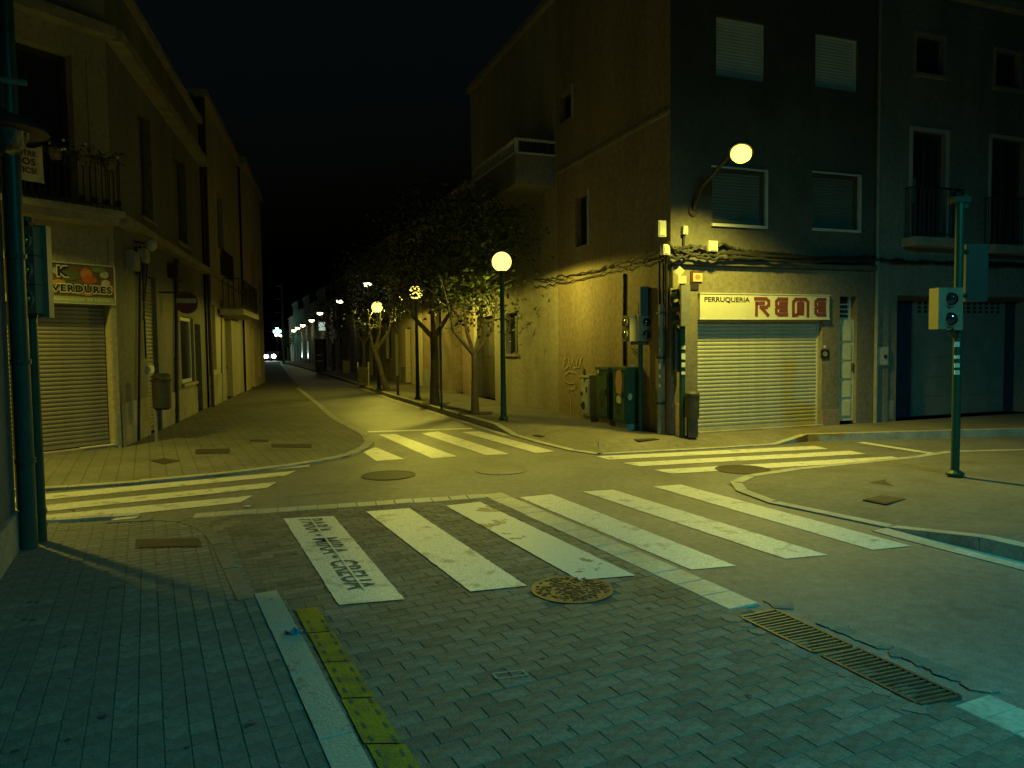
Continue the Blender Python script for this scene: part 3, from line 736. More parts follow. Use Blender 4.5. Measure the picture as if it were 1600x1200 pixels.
# --- shop sign
sg = RA.rect(1094, 460.5, 1296, 498, .06)
t = thing('shop_sign', 'long cream shop sign board with red lettering above the pale roller shutter', 'shop sign', RA.p(sg[0], sg[2]))
part(t, 'board', MB().fbox(RA, sg[0], sg[1], sg[2], sg[3], .004, .06), sign_white)
part(t, 'edge_trim', MB().fbox(RA, sg[0]-.012, sg[1]+.012, sg[3], sg[3]+.018, 0, .07).fbox(RA, sg[0]-.012, sg[1]+.012, sg[2]-.018, sg[2], 0, .07), frame_m)
def onsign(fc, s, x0, x1, z0, z1, d):
    return lambda x, y: fc.p(s[0]+(s[1]-s[0])*(x0+(x1-x0)*x), s[2]+(s[3]-s[2])*(z0+(z1-z0)*y), d)
raw_part(t, 'lettering', text_mb('PERRUQUERIA', onsign(RA, sg, .03, .365, .64, .88, .064), bold=.02), sign_black)
# heavy rounded letters R E M E built from strokes
def strokes(fc, s, d, cells, lines, wd):
    mb = MB(); W_ = s[1]-s[0]; H_ = s[3]-s[2]
    for x0, x1, polys in cells:
        for pl in polys:
            P = [V((s[0]+W_*(x0+(x1-x0)*x), 0, s[2]+H_*(.12+.76*y))) for x, y in pl]
            n = len(P)
            for i in range(n-1):
                a, b = P[i], P[i+1]; e = (b-a).normalized(); q = V((-e.z, 0, e.x))*wd/2; ex = e*wd*.35
                mb.quad(*[fc.p(v.x, v.z, d+.0006*i) for v in (a-ex-q, b+ex-q, b+ex+q, a-ex+q)])
    return mb
Rl = [[(.0, .93), (.75, .93), (.92, .8), (.92, .6), (.75, .47), (.35, .47)], [(.1, .72), (.1, .03)], [(.45, .42), (.88, .03)], [(.1, .68), (.6, .70)]]
El = [[(1, .93), (.3, .93), (.1, .8), (.1, .6), (.25, .5), (.95, .5)], [(.25, .5), (.1, .38), (.1, .18), (.3, .07), (1, .07)], [(.4, .71), (.98, .71)], [(.4, .29), (.98, .29)]]
Ml = [[(.07, .0), (.07, .78), (.2, .93), (.8, .93), (.93, .78), (.93, .0)], [(.36, .1), (.36, .72)], [(.5, .1), (.5, .78)], [(.64, .1), (.64, .72)], [(.07, .05), (.3, .05)]]
for x0_, x1_, pl_ in ((.405, .52, Rl), (.56, .655, El), (.695, .83, Ml), (.875, .965, El)): raw_part(t, 'letter', strokes(RA, sg, .064, [(x0_, x1_, pl_)], None, .064), sign_red)
part(t, 'seam', MB().fbox(RA, sg[0]+(sg[1]-sg[0])*.855, sg[0]+(sg[1]-sg[0])*.855+.006, sg[2], sg[3], .0605, .062), kerb_m)
# --- small fittings on the corner
def fitting(name, fc, r, dd, m, label, cat, extra=None):
    t = thing(name, label, cat, fc.p(r[0], r[2])); part(t, 'body', MB().fbox(fc, r[0], r[1], r[2], r[3], .004, dd), m)
    part(t, 'lid', MB().fbox(fc, r[0]+.02, r[1]-.02, r[2]+.02, r[3]-.02, dd+.001, dd+.012), m)
    if extra: extra(t)
    return t
fitting('junction_box', RA, RA.rect(1024, 346, 1036, 371), .10, box_grey, 'tall grey junction box highest on the corner of the dark building', 'junction box')
fitting('junction_box', RA, RA.rect(1064, 354, 1071, 367), .08, box_white, 'tiny white box on a short stem just right of the tall grey junction box', 'junction box')
part(bpy.data.objects['junction_box.001'], 'stem', MB().tube([RA.p(RA.hit(1067, 368)[0], RA.hit(1067, 368)[1], .03), RA.p(RA.hit(1067, 385)[0], RA.hit(1067, 388)[1], .03)], .018, 6), cable_m)
fitting('junction_box', RA, RA.rect(1100, 378, 1114, 394), .14, box_white, 'white square junction box on the ledge above the cable bundle', 'junction box')
fitting('junction_box', RA, RA.rect(1031, 383, 1041, 399), .12, box_white, 'small white box at the building corner beneath the cable tangle', 'junction box')
fitting('electric_meter_box', RA, RA.rect(1366, 542, 1385, 571), .05, box_white, 'cream meter box with a round dial on the wall between door and garage', 'meter box', lambda t: part(t, 'dial', MB().lathe(RA.p(RA.hit(1379, 557)[0], RA.hit(1379, 557)[1], .063), [(.04, 0), (.04, .02), (.025, .025)], 14, RA.n), iron))
sr = RA.rect(1078, 424, 1096, 441); sr2 = RA.rect(1078, 442, 1091, 453)
t = thing('street_plaque', 'small red and cream square tile with rosette above a black plate beside shop sign', 'plaque', RA.p(sr[0], sr[2]))
part(t, 'plate', MB().fbox(RA, sr[0], sr[1], sr[2], sr[3], .004, .02), mat('plaque_red', (.07, .02, .018), .5, .2))
part(t, 'cream_tile', MB().fbox(RA, sr[0]+.05, sr[1], sr[2]+.01, sr[3]-.03, .021, .026), mat('plaque_cream', (.45, .32, .18), .6, .1))
mb = MB()
cu, cz = (sr[0]+.05+sr[1])/2, (sr[2]+sr[3])/2-.01
for k in range(8):
    an = k*math.pi/4; a = RA.p(cu+.012*math.cos(an), cz+.012*math.sin(an), .0275); b = RA.p(cu+.055*math.cos(an), cz+.05*math.sin(an), .0275); s_ = RA.p(-math.sin(an)*.011, math.cos(an)*.011)-RA.a; mb.quad(a-s_*.4, b-s_, b+s_, a+s_*.4)
raw_part(t, 'rosette', mb, sign_red)
part(t, 'black_plate', MB().fbox(RA, sr2[0], sr2[1], sr2[2], sr2[3], .004, .018), sign_black)
er = RA.rect(1282, 546, 1294, 560)
t = thing('alarm_box', 'dark round emblem plate with a white sticker above on the pillar right of the shutter', 'wall plate', RA.p(er[0], er[2]))
cu, cz = (er[0]+er[1])/2, (er[2]+er[3])/2
part(t, 'plate', MB().fbox(RA, er[0], er[1], er[2], er[3], .002, .02), sign_black)
part(t, 'ring', MB().lathe(RA.p(cu, cz, .021), [(.045, 0), (.045, .006), (.03, .006), (.03, 0)], 18, RA.n), box_grey)
part(t, 'sticker', MB().fbox(RA, cu-.02, cu+.025, cz+.11, cz+.16, .002, .006), sticker_m)
# cables along the corner building
def sag(fc, pts, r, d, m=cable_m, n=14, wob=.02):
    P = []
    hp = [fc.hit(x, y, d) for x, y in pts]
    for (a, za), (b, zb) in zip(hp, hp[1:]):
        for i in range(n):
            t = i/n; P.append(fc.p(a+(b-a)*t, za+(zb-za)*t-.04*math.sin(math.pi*t)+random.uniform(-wob, wob), d+random.uniform(-.01, .01)))
    P.append(fc.p(*hp[-1], d)); return MB().tube(P, r, 6)
t = thing('cable_bundle', 'thick black cable bundle sagging along the corner building above the shop sign', 'cables', RA.p(.1, Z_LEDGE))
for k, pts in enumerate([[(1044, 384), (1080, 384), (1130, 381), (1180, 393), (1366, 403)], [(1044, 390), (1090, 388), (1140, 394), (1366, 405)], [(1044, 378), (1062, 392), (1130, 397), (1366, 400)], [(1044, 400), (1076, 398), (1140, 402), (1366, 407)]]):
    part(t, 'cable', sag(RA, pts, .032 if k < 2 else .024, .06+.03*k), cable_m)
t = thing('cable_bundle', 'ragged black cable line drooping along the ochre side wall toward the trees', 'cables', RB.p(150, 3.5))
for k, pts in enumerate([[(835, 437), (872, 432), (960, 416), (1010, 405), (1040, 396)], [(835, 448), (870, 442), (950, 424), (1040, 402)], [(845, 440), (900, 428), (960, 412), (1045, 380)]]):
    part(t, 'cable', sag(RB, pts, .014, .05+.02*k, wob=.03), cable_m)
def vert(fc, x0, y0, x1, y1, d, r, m=cable_m):
    a = fc.hit(x0, y0, d); b = fc.hit(x1, y1, d); return MB().tube([fc.p(a[0], a[1], d), fc.p(b[0], b[1], d)], r, 8)
t = thing('corner_pipe', 'pale stickered service pipe strapped to the side wall next to the corner', 'pipe', RB.p(159.3, ZK))
part(t, 'pipe', vert(RB, 1033, 476, 1031, 678, .08, .045), pipe_grey)
for y in (489, 559, 630): part(t, 'strap', MB().fbox(RB, RB.hit(1032, y, .08)[0]-.06, RB.hit(1032, y, .08)[0]+.06, RB.hit(1032, y, .08)[1]-.015, RB.hit(1032, y, .08)[1]+.015, 0, .135), iron)
for y, h in ((549, .06), (577, .10), (590, .05), (605, .05)):
    u_, z_ = RB.hit(1031, y, .13); part(t, 'sticker', MB().fbox(RB, u_-.03, u_+.02, z_, z_+h, .127, .13), sticker_m)
t = thing('corner_cables', 'black cables dropping down the edge of the corner building beside the pale pipe', 'cables', RB.p(159.6, 2))
for x, y0, y1, r in ((1030, 398, 476, .022), (1036, 398, 520, .018), (1040, 396, 676, .014), (1044, 402, 560, .02), (1050, 405, 450, .02)):
    part(t, 'cable', vert(RB if x < 1046 else RA, x, y0, x, y1, .05, r), cable_m)
t = thing('wall_conduit', 'thin dark conduit running down the ochre wall behind the left signal head', 'pipe', RB.p(RB.hit(975, 560)[0], 1.2))
part(t, 'conduit', vert(RB, 975, 428, 975, 572, .03, .028), iron)
# grafitti scribble on the side wall
pts1 = [(880, 575), (882, 562), (886, 558), (884, 566), (880, 572), (884, 577), (889, 572), (890, 560), (892, 573), (897, 560), (897, 575), (902, 574), (904, 558), (902, 572), (906, 575), (909, 560), (911, 557), (908, 566), (911, 573)]
pts2 = [(908, 590), (902, 583), (890, 580), (883, 586), (883, 594), (890, 599), (898, 598), (900, 604), (896, 609), (890, 606), (888, 614), (893, 625), (893, 648)]
mb = MB()
for pts in (pts1, pts2):
    P = [RB.hit(x, y) for x, y in pts]
    for (a, za), (b, zb) in zip(P, P[1:]):
        d = V((b-a, 0, zb-za)); 
        if d.length < 1e-4: continue
        d.normalize(); s_ = V((-d.z, 0, d.x))*.012
        mb.quad(*[RB.p(q_.x, q_.z, .0235) for q_ in (V((a, 0, za))-s_-d*.006, V((b, 0, zb))-s_+d*.006, V((b, 0, zb))+s_+d*.006, V((a, 0, za))+s_-d*.006)])
raw_part(b1, 'graffiti', mb, mat('graffiti_white', (.5, .42, .28), .8, .25, 20))
mb = MB()
for x0, y0, x1, y1 in ((988, 545, 995, 552), (990, 552, 1000, 546), (992, 556, 1001, 549)):
    a = RB.hit(x0, y0); b = RB.hit(x1, y1); mb.quad(RB.p(a[0], a[1], .0235), RB.p(b[0], b[1], .0235), RB.p(b[0], b[1]+.03, .0235), RB.p(a[0], a[1]+.03, .0235))
raw_part(b1, 'spray_marks', mb, iron)

# --- building with the garage door, right
b2 = thing('garage_building', 'grey brown building with a wide recessed garage door and narrow balcony windows at right', 'building', RA.p(W1+2, 0))
UE = W1+13
gar = (uR(1400), uR(1612), ZK, RA.hit(1500, 463)[1], .42)
fw = [RA.rect(1424, 206, 1477, 372), RA.rect(1547, 218, 1600, 384)]
uw = [RA.rect(1431, 57, 1474, 117), RA.rect(1555, 82, 1592, 138)]
zb2 = RA.hit(1545, 12)[1]
wall(b2, RA, W1, UE, 0, zb2, [gar]+[(*r, .2) for r in fw+uw], stucco_grey)
part(b2, 'cornice', MB().fbox(RA, W1, UE, zb2-.02, zb2+.14, -.1, .16), stone_trim)
part(b2, 'pilaster', MB().fbox(RA, W1+.02, W1+.32, 0, zb2-.03, 0, .03), stucco_grey)
for r in fw:
    window(b2, RA, r, .16, 'glass', frame_d, .05, False, mull=1)
    part(b2, 'window_surround', MB().fbox(RA, r[0]-.07, r[0]-.002, r[2], r[3]+.07, 0, .03).fbox(RA, r[1]+.002, r[1]+.07, r[2], r[3]+.07, 0, .03).fbox(RA, r[0]-.002, r[1]+.002, r[3]+.002, r[3]+.07, 0, .028), frame_m)
    part(b2, 'balcony_slab', MB().fbox(RA, r[0]-.22, r[1]+.22, r[2]-.2, r[2]-.03, 0, .3), stone_trim)
    railing(b2, RA, r[0]-.18, r[1]+.18, r[2]-.03, r[2]+.95, .26, .11, ends=.02)
part(b2, 'door_curtain', MB().fbox(RA, fw[0][0]+.08, fw[0][0]+.30, fw[0][2]+.7, fw[0][3]-.9, -.152, -.145), mat('blue_grey_shutter', (.10, .17, .20), .6, .1))
for r in uw:
    window(b2, RA, r, .16, 'glass', frame_d, .05, True, mull=1)
    part(b2, 'window_surround', MB().fbox(RA, r[0]-.06, r[0]-.002, r[2], r[3]+.06, 0, .025).fbox(RA, r[1]+.002, r[1]+.06, r[2], r[3]+.06, 0, .025).fbox(RA, r[0]-.002, r[1]+.002, r[3]+.002, r[3]+.06, 0, .024), stone_trim)
gd = (RA.hit(1424, 560, -.4)[0], RA.hit(1566, 560, -.4)[0]); gz = RA.hit(1495, 471, -.4)[1]
o = part(b2, 'garage_door', MB().fbox(RA, gd[0], gd[1], ZK+.02, gz, -.42, -.36), garage_m)
hz1 = RA.hit(1495, 474, -.36)[1]; 
for k in range(3):
    for j in range(14):
        a = gd[0]+.10+(gd[1]-gd[0]-.2)*j/14; part(b2, 'vent_hole', MB().fbox(RA, a, a+.09, hz1-.035-k*.085, hz1-k*.085+.02, -.359, -.352), black, sub=o)
for k in range(5):
    zz = ZK+.02+(hz1-.35-ZK)*k/5; part(b2, 'door_panel', MB().fbox(RA, gd[0]+.03, gd[1]-.03, zz+.01, zz+(hz1-.35-ZK)/5-.005, -.359, -.35), garage_m, sub=o)
part(b2, 'side_door', MB().fbox(RA, gar[0]+.01, gd[0]-.02, ZK, gar[3]-.02, -.42, -.39), door_blue)
part(b2, 'side_door_handle', MB().fbox(RA, gar[0]+.18, gar[0]+.21, ZK+.3, ZK+1.7, -.389, -.35), pipe_grey)
part(b2, 'side_door', MB().fbox(RA, gd[1]+.02, gar[1]-.01, ZK, gar[3]-.02, -.42, -.39), door_blue)
part(b2, 'lintel', MB().fbox(RA, gar[0], gar[1], gz, gar[3], -.42, -.34), garage_m)
pr = RA.rect(1372, 626, 1396, 655)
part(b2, 'wall_patch', MB().fbox(RA, pr[0], pr[1], pr[2], pr[3], .001, .008), dado)
core(b2, [RA.p(W1, 0), RA.p(UE, 0), RA.p(UE, 0, -9), RA.p(W1, 0, -9)], zb2, stucco_up, .75)
t = thing('cable_bundle', 'black cables running along the garage building under the balconies', 'cables', RA.p(W1+1, Z_LEDGE))
for k, pts in enumerate([[(1366, 401), (1400, 406), (1510, 408), (1700, 410)], [(1366, 405), (1440, 409), (1700, 415)]]):
    part(t, 'cable', sag(RA, pts, .025, .05+.03*k), cable_m)

# --- row of houses along the right of the far street
def house(px0, px1, z1, m, label, holes, extra=None, dd=0.0, name='terraced_house', flat_u=None):
    u0, u1 = (rb_u(px0), rb_u(px1)) if flat_u is None else flat_u
    t = thing(name, label, 'house', RB.p((u0+u1)/2, 0))
    hs = [RB.rect(*h[1:5], dd) for h in holes]
    fixed = []
    for h, r in zip(holes, hs):
        a, b, c, e = r
        if h[0] == 'door': c = ZK
        fixed.append((max(a, u0+.03), min(b, u1-.03), c, e, .25))
    wall(t, RB, u0, u1, 0, z1, fixed, m, d=dd)
    for h, r in zip(holes, fixed):
        if h[0] == 'door': door(t, RB, r[:4], h[5], .22, 2)
        else: window(t, RB, r[:4], .2, h[5], frame_d, .05, True)
    part(t, 'cornice', MB().fbox(RB, u0, u1, z1-.02, z1+.14, -.1, .14), stone_trim)
    part(t, 'dado', MB().fbox(RB, u0+.01, min([x[0] for x in fixed]+[u1])-.02, ZK, ZK+.7, dd, dd+.02), dado)
    core(t, [RB.p(u0, 0), RB.p(u1, 0), RB.p(u1, 0, -8), RB.p(u0, 0, -8)], z1, m, .7)
    if extra: extra(t, u0, u1)
    return t
def bay(t, u0, u1):
    r = RB.rect(742, 215, 874, 290, 1.0); a = RB.hit(742, 270, 1.0)[0]; b = U2-.05; z0 = RB.hit(817, 280, 1.0)[1]; zr0 = RB.hit(820, 229, 1.0)[1]; zr1 = RB.hit(820, 203, 1.0)[1]
    part(t, 'balcony', MB().fbox(RB, a, b, z0, zr0, 0, 1.0), stucco_grey)
    rl = part(t, 'railing', MB().fbox(RB, a, b, zr1-.05, zr1, .92, 1.0).fbox(RB, a, b, zr0, zr0+.05, .92, 1.0).fbox(RB, b-.06, b, zr0, zr1, .92, 1.0).fbox(RB, b-.06, b, zr1-.05, zr1, .0, .92).fbox(RB, b-.06, b, zr0+.001, zr0+.05, 0, .92), blind)
    for k in range(11): part(t, 'baluster', MB().fbox(RB, b-.05, b-.02, zr0+.05, zr1-.05, .05+.085*k, .075+.085*k), rail_m, sub=rl)
    for k in range(18): part(t, 'baluster', MB().fbox(RB, a+(b-a)*k/18, a+(b-a)*k/18+.04, zr0+.05, zr1-.05, .94, .97), frame_m, sub=rl)
house(742, 873, 9.6, stucco_tan, 'tan house with a long overhanging balcony and black doorway behind the nearest tree', [('door', 746, 494, 773, 616, door_dark), ('win', 790, 489, 809, 553, mat('shutter_blue_grey', (.06, .09, .09), .6, .15))], bay)
house(662, 742, 6.8, stucco_brown, 'brown house with a narrow dark doorway between the second and third tree', [('door', 681, 482, 690, 605, door_dark), ('door', 712, 500, 722, 612, door_dark)])
house(628, 662, 6.4, stucco_yel, 'bright yellow rendered house behind the second globe lamp', [('door', 634, 512, 642, 600, door_dark)])
house(592, 628, 6.9, stucco_pale, 'pale house front lit yellow behind the third tree', [('win', 603, 500, 611, 560, door_dark), ('door', 618, 520, 623, 596, door_dark)])
house(556, 592, 6.2, stucco_tan, 'tan house with a brown shutter door beyond the third globe lamp', [('door', 577, 530, 586, 590, shutter_l), ('win', 560, 505, 565, 560, door_dark)])
far_labels = ['dark unlit house beyond the last tree', 'low dark house with a lit yellow parapet farther down the street', 'narrow dark house beside the first far wall lamp', 'pale narrow house front far down the right side', 'small dark house with a lit shop window far down the street', 'grey house front near the end of the street', 'tall dim house near the end of the street', 'last pale house visible at the end of the street']
bounds = [556, 530, 513, 500, 488, 478, 470, 462, 455]
cols = [stucco_brown, stucco_grey, stucco_tan, stucco_pale, stucco_grey, stucco_pale, stucco_brown, stucco_pale]
hts = [6.5, 5.4, 6.8, 6.0, 7.2, 6.2, 7.5, 6.0]
for k in range(8):
    x1, x0 = bounds[k], bounds[k+1]; u0, u1 = rb_u(x0), rb_u(x1); hh = []
    t = thing('terraced_house', far_labels[k], 'house', RB.p((u0+u1)/2, 0)); L_ = u1-u0; nb = max(1, int(L_/3.2)); hs = []
    for j in range(nb):
        a = u0+L_*(j+.3)/nb; hs.append((a, a+1.1, ZK, 2.5, .22)); hs.append((a, a+1.0, 3.4, 5.0, .22))
    wall(t, RB, u0, u1, 0, hts[k], hs, cols[k])
    for j, r in enumerate(hs):
        if j % 2 == 0: door(t, RB, r[:4], door_dark if (j+k) % 3 else shutter_l, .18, 2, False)
        else: window(t, RB, r[:4], .16, 'glass', frame_d, .06, False)
    part(t, 'cornice', MB().fbox(RB, u0, u1, hts[k], hts[k]+.2, -.1, .15), stone_trim)
    core(t, [RB.p(u0, 0), RB.p(u1, 0), RB.p(u1, 0, -8), RB.p(u0, 0, -8)], hts[k], cols[k], .7)
    if k in (4, 5): part(t, 'shop_window', MB().fbox(RB, u0+L_*.5, u0+L_*.5+1.6, ZK+.5, 2.5, .002, .02), shop_m)
# small lit vertical shop sign
r = RB.rect(501, 503, 504, 516, .7); t = thing('hanging_sign', 'small upright pale lit sign high on the right far down the street', 'shop sign', RB.p(r[0], r[2], .3))
part(t, 'panel', MB().fbox(RB, r[0], r[0]+.12, r[2], r[3], .35, .85), strip_m); part(t, 'bracket', MB().fbox(RB, r[0]+.03, r[0]+.07, r[3]+.002, r[3]+.05, 0, .85), iron)

# --- left: greengrocer corner building
LCORN = G(190, 699, ZL); LEND = G(410, 597, ZL)
LB = Fac(LCORN, LEND)
cd = V((.545, .838, 0)); LC = Fac(V((LCORN.x, LCORN.y, 0))-cd*4.2, LCORN)
LX = Fac(LC.a+V((-14, -4.5, 0)), LC.a)
b3 = thing('greengrocer_building', 'weathered ochre corner building with a chamfered shop front, balcony and plants at left', 'building', (LCORN.x, LCORN.y, 0))
U3 = LB.hit(322, 560)[0]
zled = LB.hit(200, 349)[1]; zroof = LB.hit(196, 4)[1]; zcor = LC.hit(184, 58)[1]
lz = lambda px, py: LB.hit(px, py)[1]
def lrect(x0, y0, x1, y1, base=False):
    a, b, c, e = LB.rect(x0, y0, x1, y1)
    return (a, b, ZL if base else c, e, .25)
LH = [lrect(229, 433, 247, 660, True), lrect(283, 496, 303, 598), lrect(306, 507, 315, 640, True)]
LHu = [(*LB.rect(217, 160, 236, 312)[:2], 4.35, 6.5, .25), (*LB.rect(274, 245, 291, 385)[:2], 4.35, 6.5, .25)]
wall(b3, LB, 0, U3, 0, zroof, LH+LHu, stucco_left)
slats(b3, LB, LH[0][0]+.01, LH[0][1]-.01, ZL+.08, LH[0][3]-.01, .08, -.1, shutter_l)
window(b3, LB, LH[1][:4], .12, 'glass', frame_m, .09, True, mull=0)
door(b3, LB, LH[2][:4], door_dark, .2, 2)
for r in LHu: window(b3, LB, r[:4], .2, shutter_l, frame_d, .06, True)
part(b3, 'ledge', MB().fbox(LB, 0, U3, zled-.16, zled, 0, .22), stone_trim)
part(b3, 'cornice', MB().fbox(LB, 0, U3, zcor-.12, zcor+.06, 0, .26).fbox(LB, 0, U3, zroof-.02, zroof+.12, -.1, .12), stone_trim)
for (a, b) in ((0.02, LH[0][0]-.02), (LH[0][1]+.02, LH[1][0]-.02), (LH[1][0], LH[1][1]), (LH[1][1]+.02, LH[2][0]-.02)):
    if b > a+.02: part(b3, 'dado', MB().fbox(LB, a, b, 0, ZL+.72+random.uniform(-.05, .05), 0, .03), dado)
shl = (LC.hit(-110, 560)[0], LC.hit(176, 600)[0], ZL+.05, LC.hit(125, 470)[1], .2)
frw = (LC.hit(-75, 200)[0], LC.hit(116, 200)[0], 4.15, LC.hit(110, 85)[1], .3)
shl = (max(shl[0], .35), *shl[1:]); frw = (max(frw[0], .6), *frw[1:])
zsb = LC.hit(125, 414)[1]; hole3 = (shl[0], shl[1], ZL+.05, zsb, .2)
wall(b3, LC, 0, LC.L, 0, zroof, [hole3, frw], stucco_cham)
slats(b3, LC, shl[0]+.02, shl[1]-.02, ZL+.14, shl[3]-.01, .069, -.17, shutter_l)
part(b3, 'threshold', MB().fbox(LC, shl[0], shl[1], 0, ZL+.06, -.18, .04), stone_trim)
part(b3, 'threshold_tile', MB().fbox(LC, shl[1]-.55, shl[1]-.005, ZL+.061, ZL+.075, -.08, .05), mat('white_threshold', (.55, .53, .48), .6, .15))
window(b3, LC, frw[:4], .25, 'glass', door_dark, .09, False, mull=1)
part(b3, 'pilaster', MB().fbox(LC, shl[1]+.01, LC.L-.01, 0, zsb+.5, 0, .02), stucco_cham)
part(b3, 'block_joint', MB().fbox(LC, frw[1]+.22, frw[1]+.235, 4.2, frw[3], .001, .003), stencil_m)
part(b3, 'cornice', MB().fbox(LC, 0, LC.L+.05, zcor-.12, zcor+.06, 0, .24).fbox(LC, 0, LC.L, zroof-.02, zroof+.12, -.1, .12), stone_trim)
part(b3, 'dado', MB().fbox(LC, shl[1]+.02, LC.L-.02, 0, ZL+.6, .021, .045), dado)
wall(b3, LX, 0, LX.L, 0, zroof, [], stucco_left, name='side_wall')
# balcony
bd = .5; bz = LC.hit(188, 338, bd)[1]; u1b = LC.hit(194, 335, bd)[0]; u0b = .3
part(b3, 'balcony_slab', MB().fbox(LC, u0b, u1b, bz-.02, bz+.08, 0, bd+.05).fbox(LC, u0b+.05, u1b-.05, bz-.14, bz-.021, 0, bd-.05), stone_trim)
mb = MB()
zr = LC.hit(160, 246, bd)[1]
railing(b3, LC, u0b+.05, u1b-.06, bz+.08, zr, bd, .095, ends=.02)
for k in range(int((u1b-u0b)/.19)):
    c = LC.p(u0b+.12+.19*k, bz+.2, bd); mb.lathe(c-LC.n*.006, [(.055, 0), (.055, .012), (.042, .012), (.042, 0)], 10, LC.n)
o = part(b3, 'rail_scrollwork', mb, rail_m); o['kind'] = 'stuff'
core(b3, [LX.p(0, 0), LC.p(0, 0), LC.p(LC.L, 0), LB.p(U3, 0), LB.p(U3, 0, -9), LX.p(0, 0, -12)], zroof, stucco_left, .75)
# plants on the balcony
for k, u in enumerate((u1b-.2, u1b-.62, u1b-1.05)):
    c = LC.p(u, zr-.02, bd+.02); t = thing('potted_plant', ['trailing balcony plant nearest the corner of the railing', 'middle trailing plant hanging over the balcony railing', 'trailing balcony plant with pale blossoms nearest the window'][k], 'plant', c)
    part(t, 'pot', MB().lathe(c-V((0, 0, .16)), [(.07, 0), (.09, .16)], 12), stucco_brown)
    mb = MB(); fl = MB()
    for i in range(110):
        p = c+V((random.gauss(0, .13), random.gauss(0, .08), random.gauss(-.03, .08))); a = V((random.uniform(-1, 1), random.uniform(-1, 1), random.uniform(-1, 1))).normalized(); b = a.orthogonal().normalized(); s_ = random.uniform(.02, .04); mb.quad(p-a*s_, p-b*s_*.5, p+a*s_, p+b*s_*.5)
    for i in range(5 if k == 2 else 2):
        p = c+V((random.gauss(0, .1), random.gauss(0, .05), random.gauss(.03, .05)))+LC.n*.08; fl.ball(p, .022, 6, 4)
    o = raw_part(t, 'leaves', mb, leaf_b, kind='stuff'); part(t, 'blossom', fl, sticker_m)['kind'] = 'stuff'
# banner
br_ = LC.rect(24, 224, 66, 283, bd+.03)
t = thing('protest_banner', 'pale cloth banner with dark red lettering hanging from the balcony rail', 'banner', LC.p(br_[0], br_[2], bd+.03))
mb = MB(); K = 8; Wb, Hb = br_[1]-br_[0], br_[3]-br_[2]
gp = [[LC.p(br_[0]+Wb*(i/K)+(.02*(1-j/K) if i == K else 0), br_[2]+Hb*(j/K)-(.07*math.sin(math.pi*i/K)*(j/K)**2), bd+.035+.012*math.sin(i*1.3+j*.4)) for i in range(K+1)] for j in range(K+1)]
for j in range(K):
    for i in range(K): mb.quad(gp[j][i], gp[j][i+1], gp[j+1][i+1], gp[j+1][i])
part(t, 'cloth', mb, cloth)
for s_, x0, x1, z0, z1 in (('BTRE', .1, .75, .66, .80), ('SOS', .02, .72, .42, .60), ('TICS!', .02, .75, .20, .36)):
    raw_part(t, 'lettering', text_mb(s_, onsign(LC, br_, x0, x1, z0, z1, bd+.052), bold=.03), mat('banner_ink', (.10, .02, .02), .8, 0))
# greengrocer sign
gs = (LC.hit(-60, 440, .03)[0], LC.hit(178, 446, .03)[0], LC.hit(125, 473, .03)[1], LC.hit(125, 413.5, .03)[1])
t = thing('greengrocer_sign', 'printed greengrocer sign with vegetable pictures and dark lettering over the brown shutter', 'shop sign', LC.p(gs[1], gs[2]))
part(t, 'board', MB().fbox(LC, gs[0], gs[1], gs[2], gs[3], -.03, .03), mat('sign_print_ground', (.16, .09, .03), .5, .5, 3))
part(t, 'frame', MB().fbox(LC, gs[0], gs[1]+.02, gs[3], gs[3]+.025, -.02, .045).fbox(LC, gs[0], gs[1]+.02, gs[2]-.02, gs[2], -.02, .045).fbox(LC, gs[1], gs[1]+.02, gs[2], gs[3], -.02, .045), frame_m)
part(t, 'lower_band', MB().fbox(LC, gs[0], gs[1]-.01, gs[2]+.005, gs[2]+.10, .031, .033), mat('sign_green_band', (.30, .36, .12), .5, .1))
v0 = LC.hit(79, 440, .03)[0]; vw = gs[1]-v0; vh = gs[3]-gs[2]
veg = [(.10, .80, .10, .09, (.45, .40, .30)), (.38, .70, .10, .10, (.45, .30, .05)), (.55, .76, .13, .16, (.55, .20, .06)), (.60, .62, .16, .10, (.50, .10, .03)), (.84, .78, .10, .10, (.5, .5, .42)), (.86, .55, .10, .10, (.55, .5, .4)), (.12, .50, .14, .08, (.5, .25, .08)), (.35, .5, .13, .06, (.08, .12, .03)), (.72, .42, .12, .07, (.55, .25, .08)), (.93, .40, .09, .12, (.55, .2, .08)), (.5, .27, .3, .07, (.25, .2, .1)), (.56, .24, .1, .05, (.55, .2, .08)), (.3, .72, .2, .14, (.1, .13, .04)), (.75, .9, .16, .08, (.2, .22, .08)), (.2, .33, .18, .06, (.3, .28, .18))]
for k, (x, y, rx, ry, c) in enumerate(veg):
    p = MB(); ring = [LC.p(v0+vw*(x+rx*.75*math.cos(a*.5236)), gs[2]+vh*(y+ry*math.sin(a*.5236)), .0315+.0007*k) for a in range(12)]; p.quad(*ring)
    raw_part(t, 'printed_vegetable', p, mat('print_%d' % k, c, .5, .25, 14))
halo = mat('print_halo', (.62, .58, .45), .5, 0)
def vtext(s_, x0, x1, y0, y1):
    f = lambda d: (lambda x, y: LC.p(v0+vw*(x0+(x1-x0)*x), gs[2]+vh*(y0+(y1-y0)*y), d))
    raw_part(t, 'letter_outline', text_mb(s_, (lambda x, y: LC.p(v0+vw*(x0-.014+(x1-x0+.028)*x), gs[2]+vh*(y0-.03+(y1-y0+.06)*y), .0435)), bold=.09, spacing=1.2), halo); raw_part(t, 'lettering', text_mb(s_, f(.045), bold=.045, spacing=1.2), sign_black)
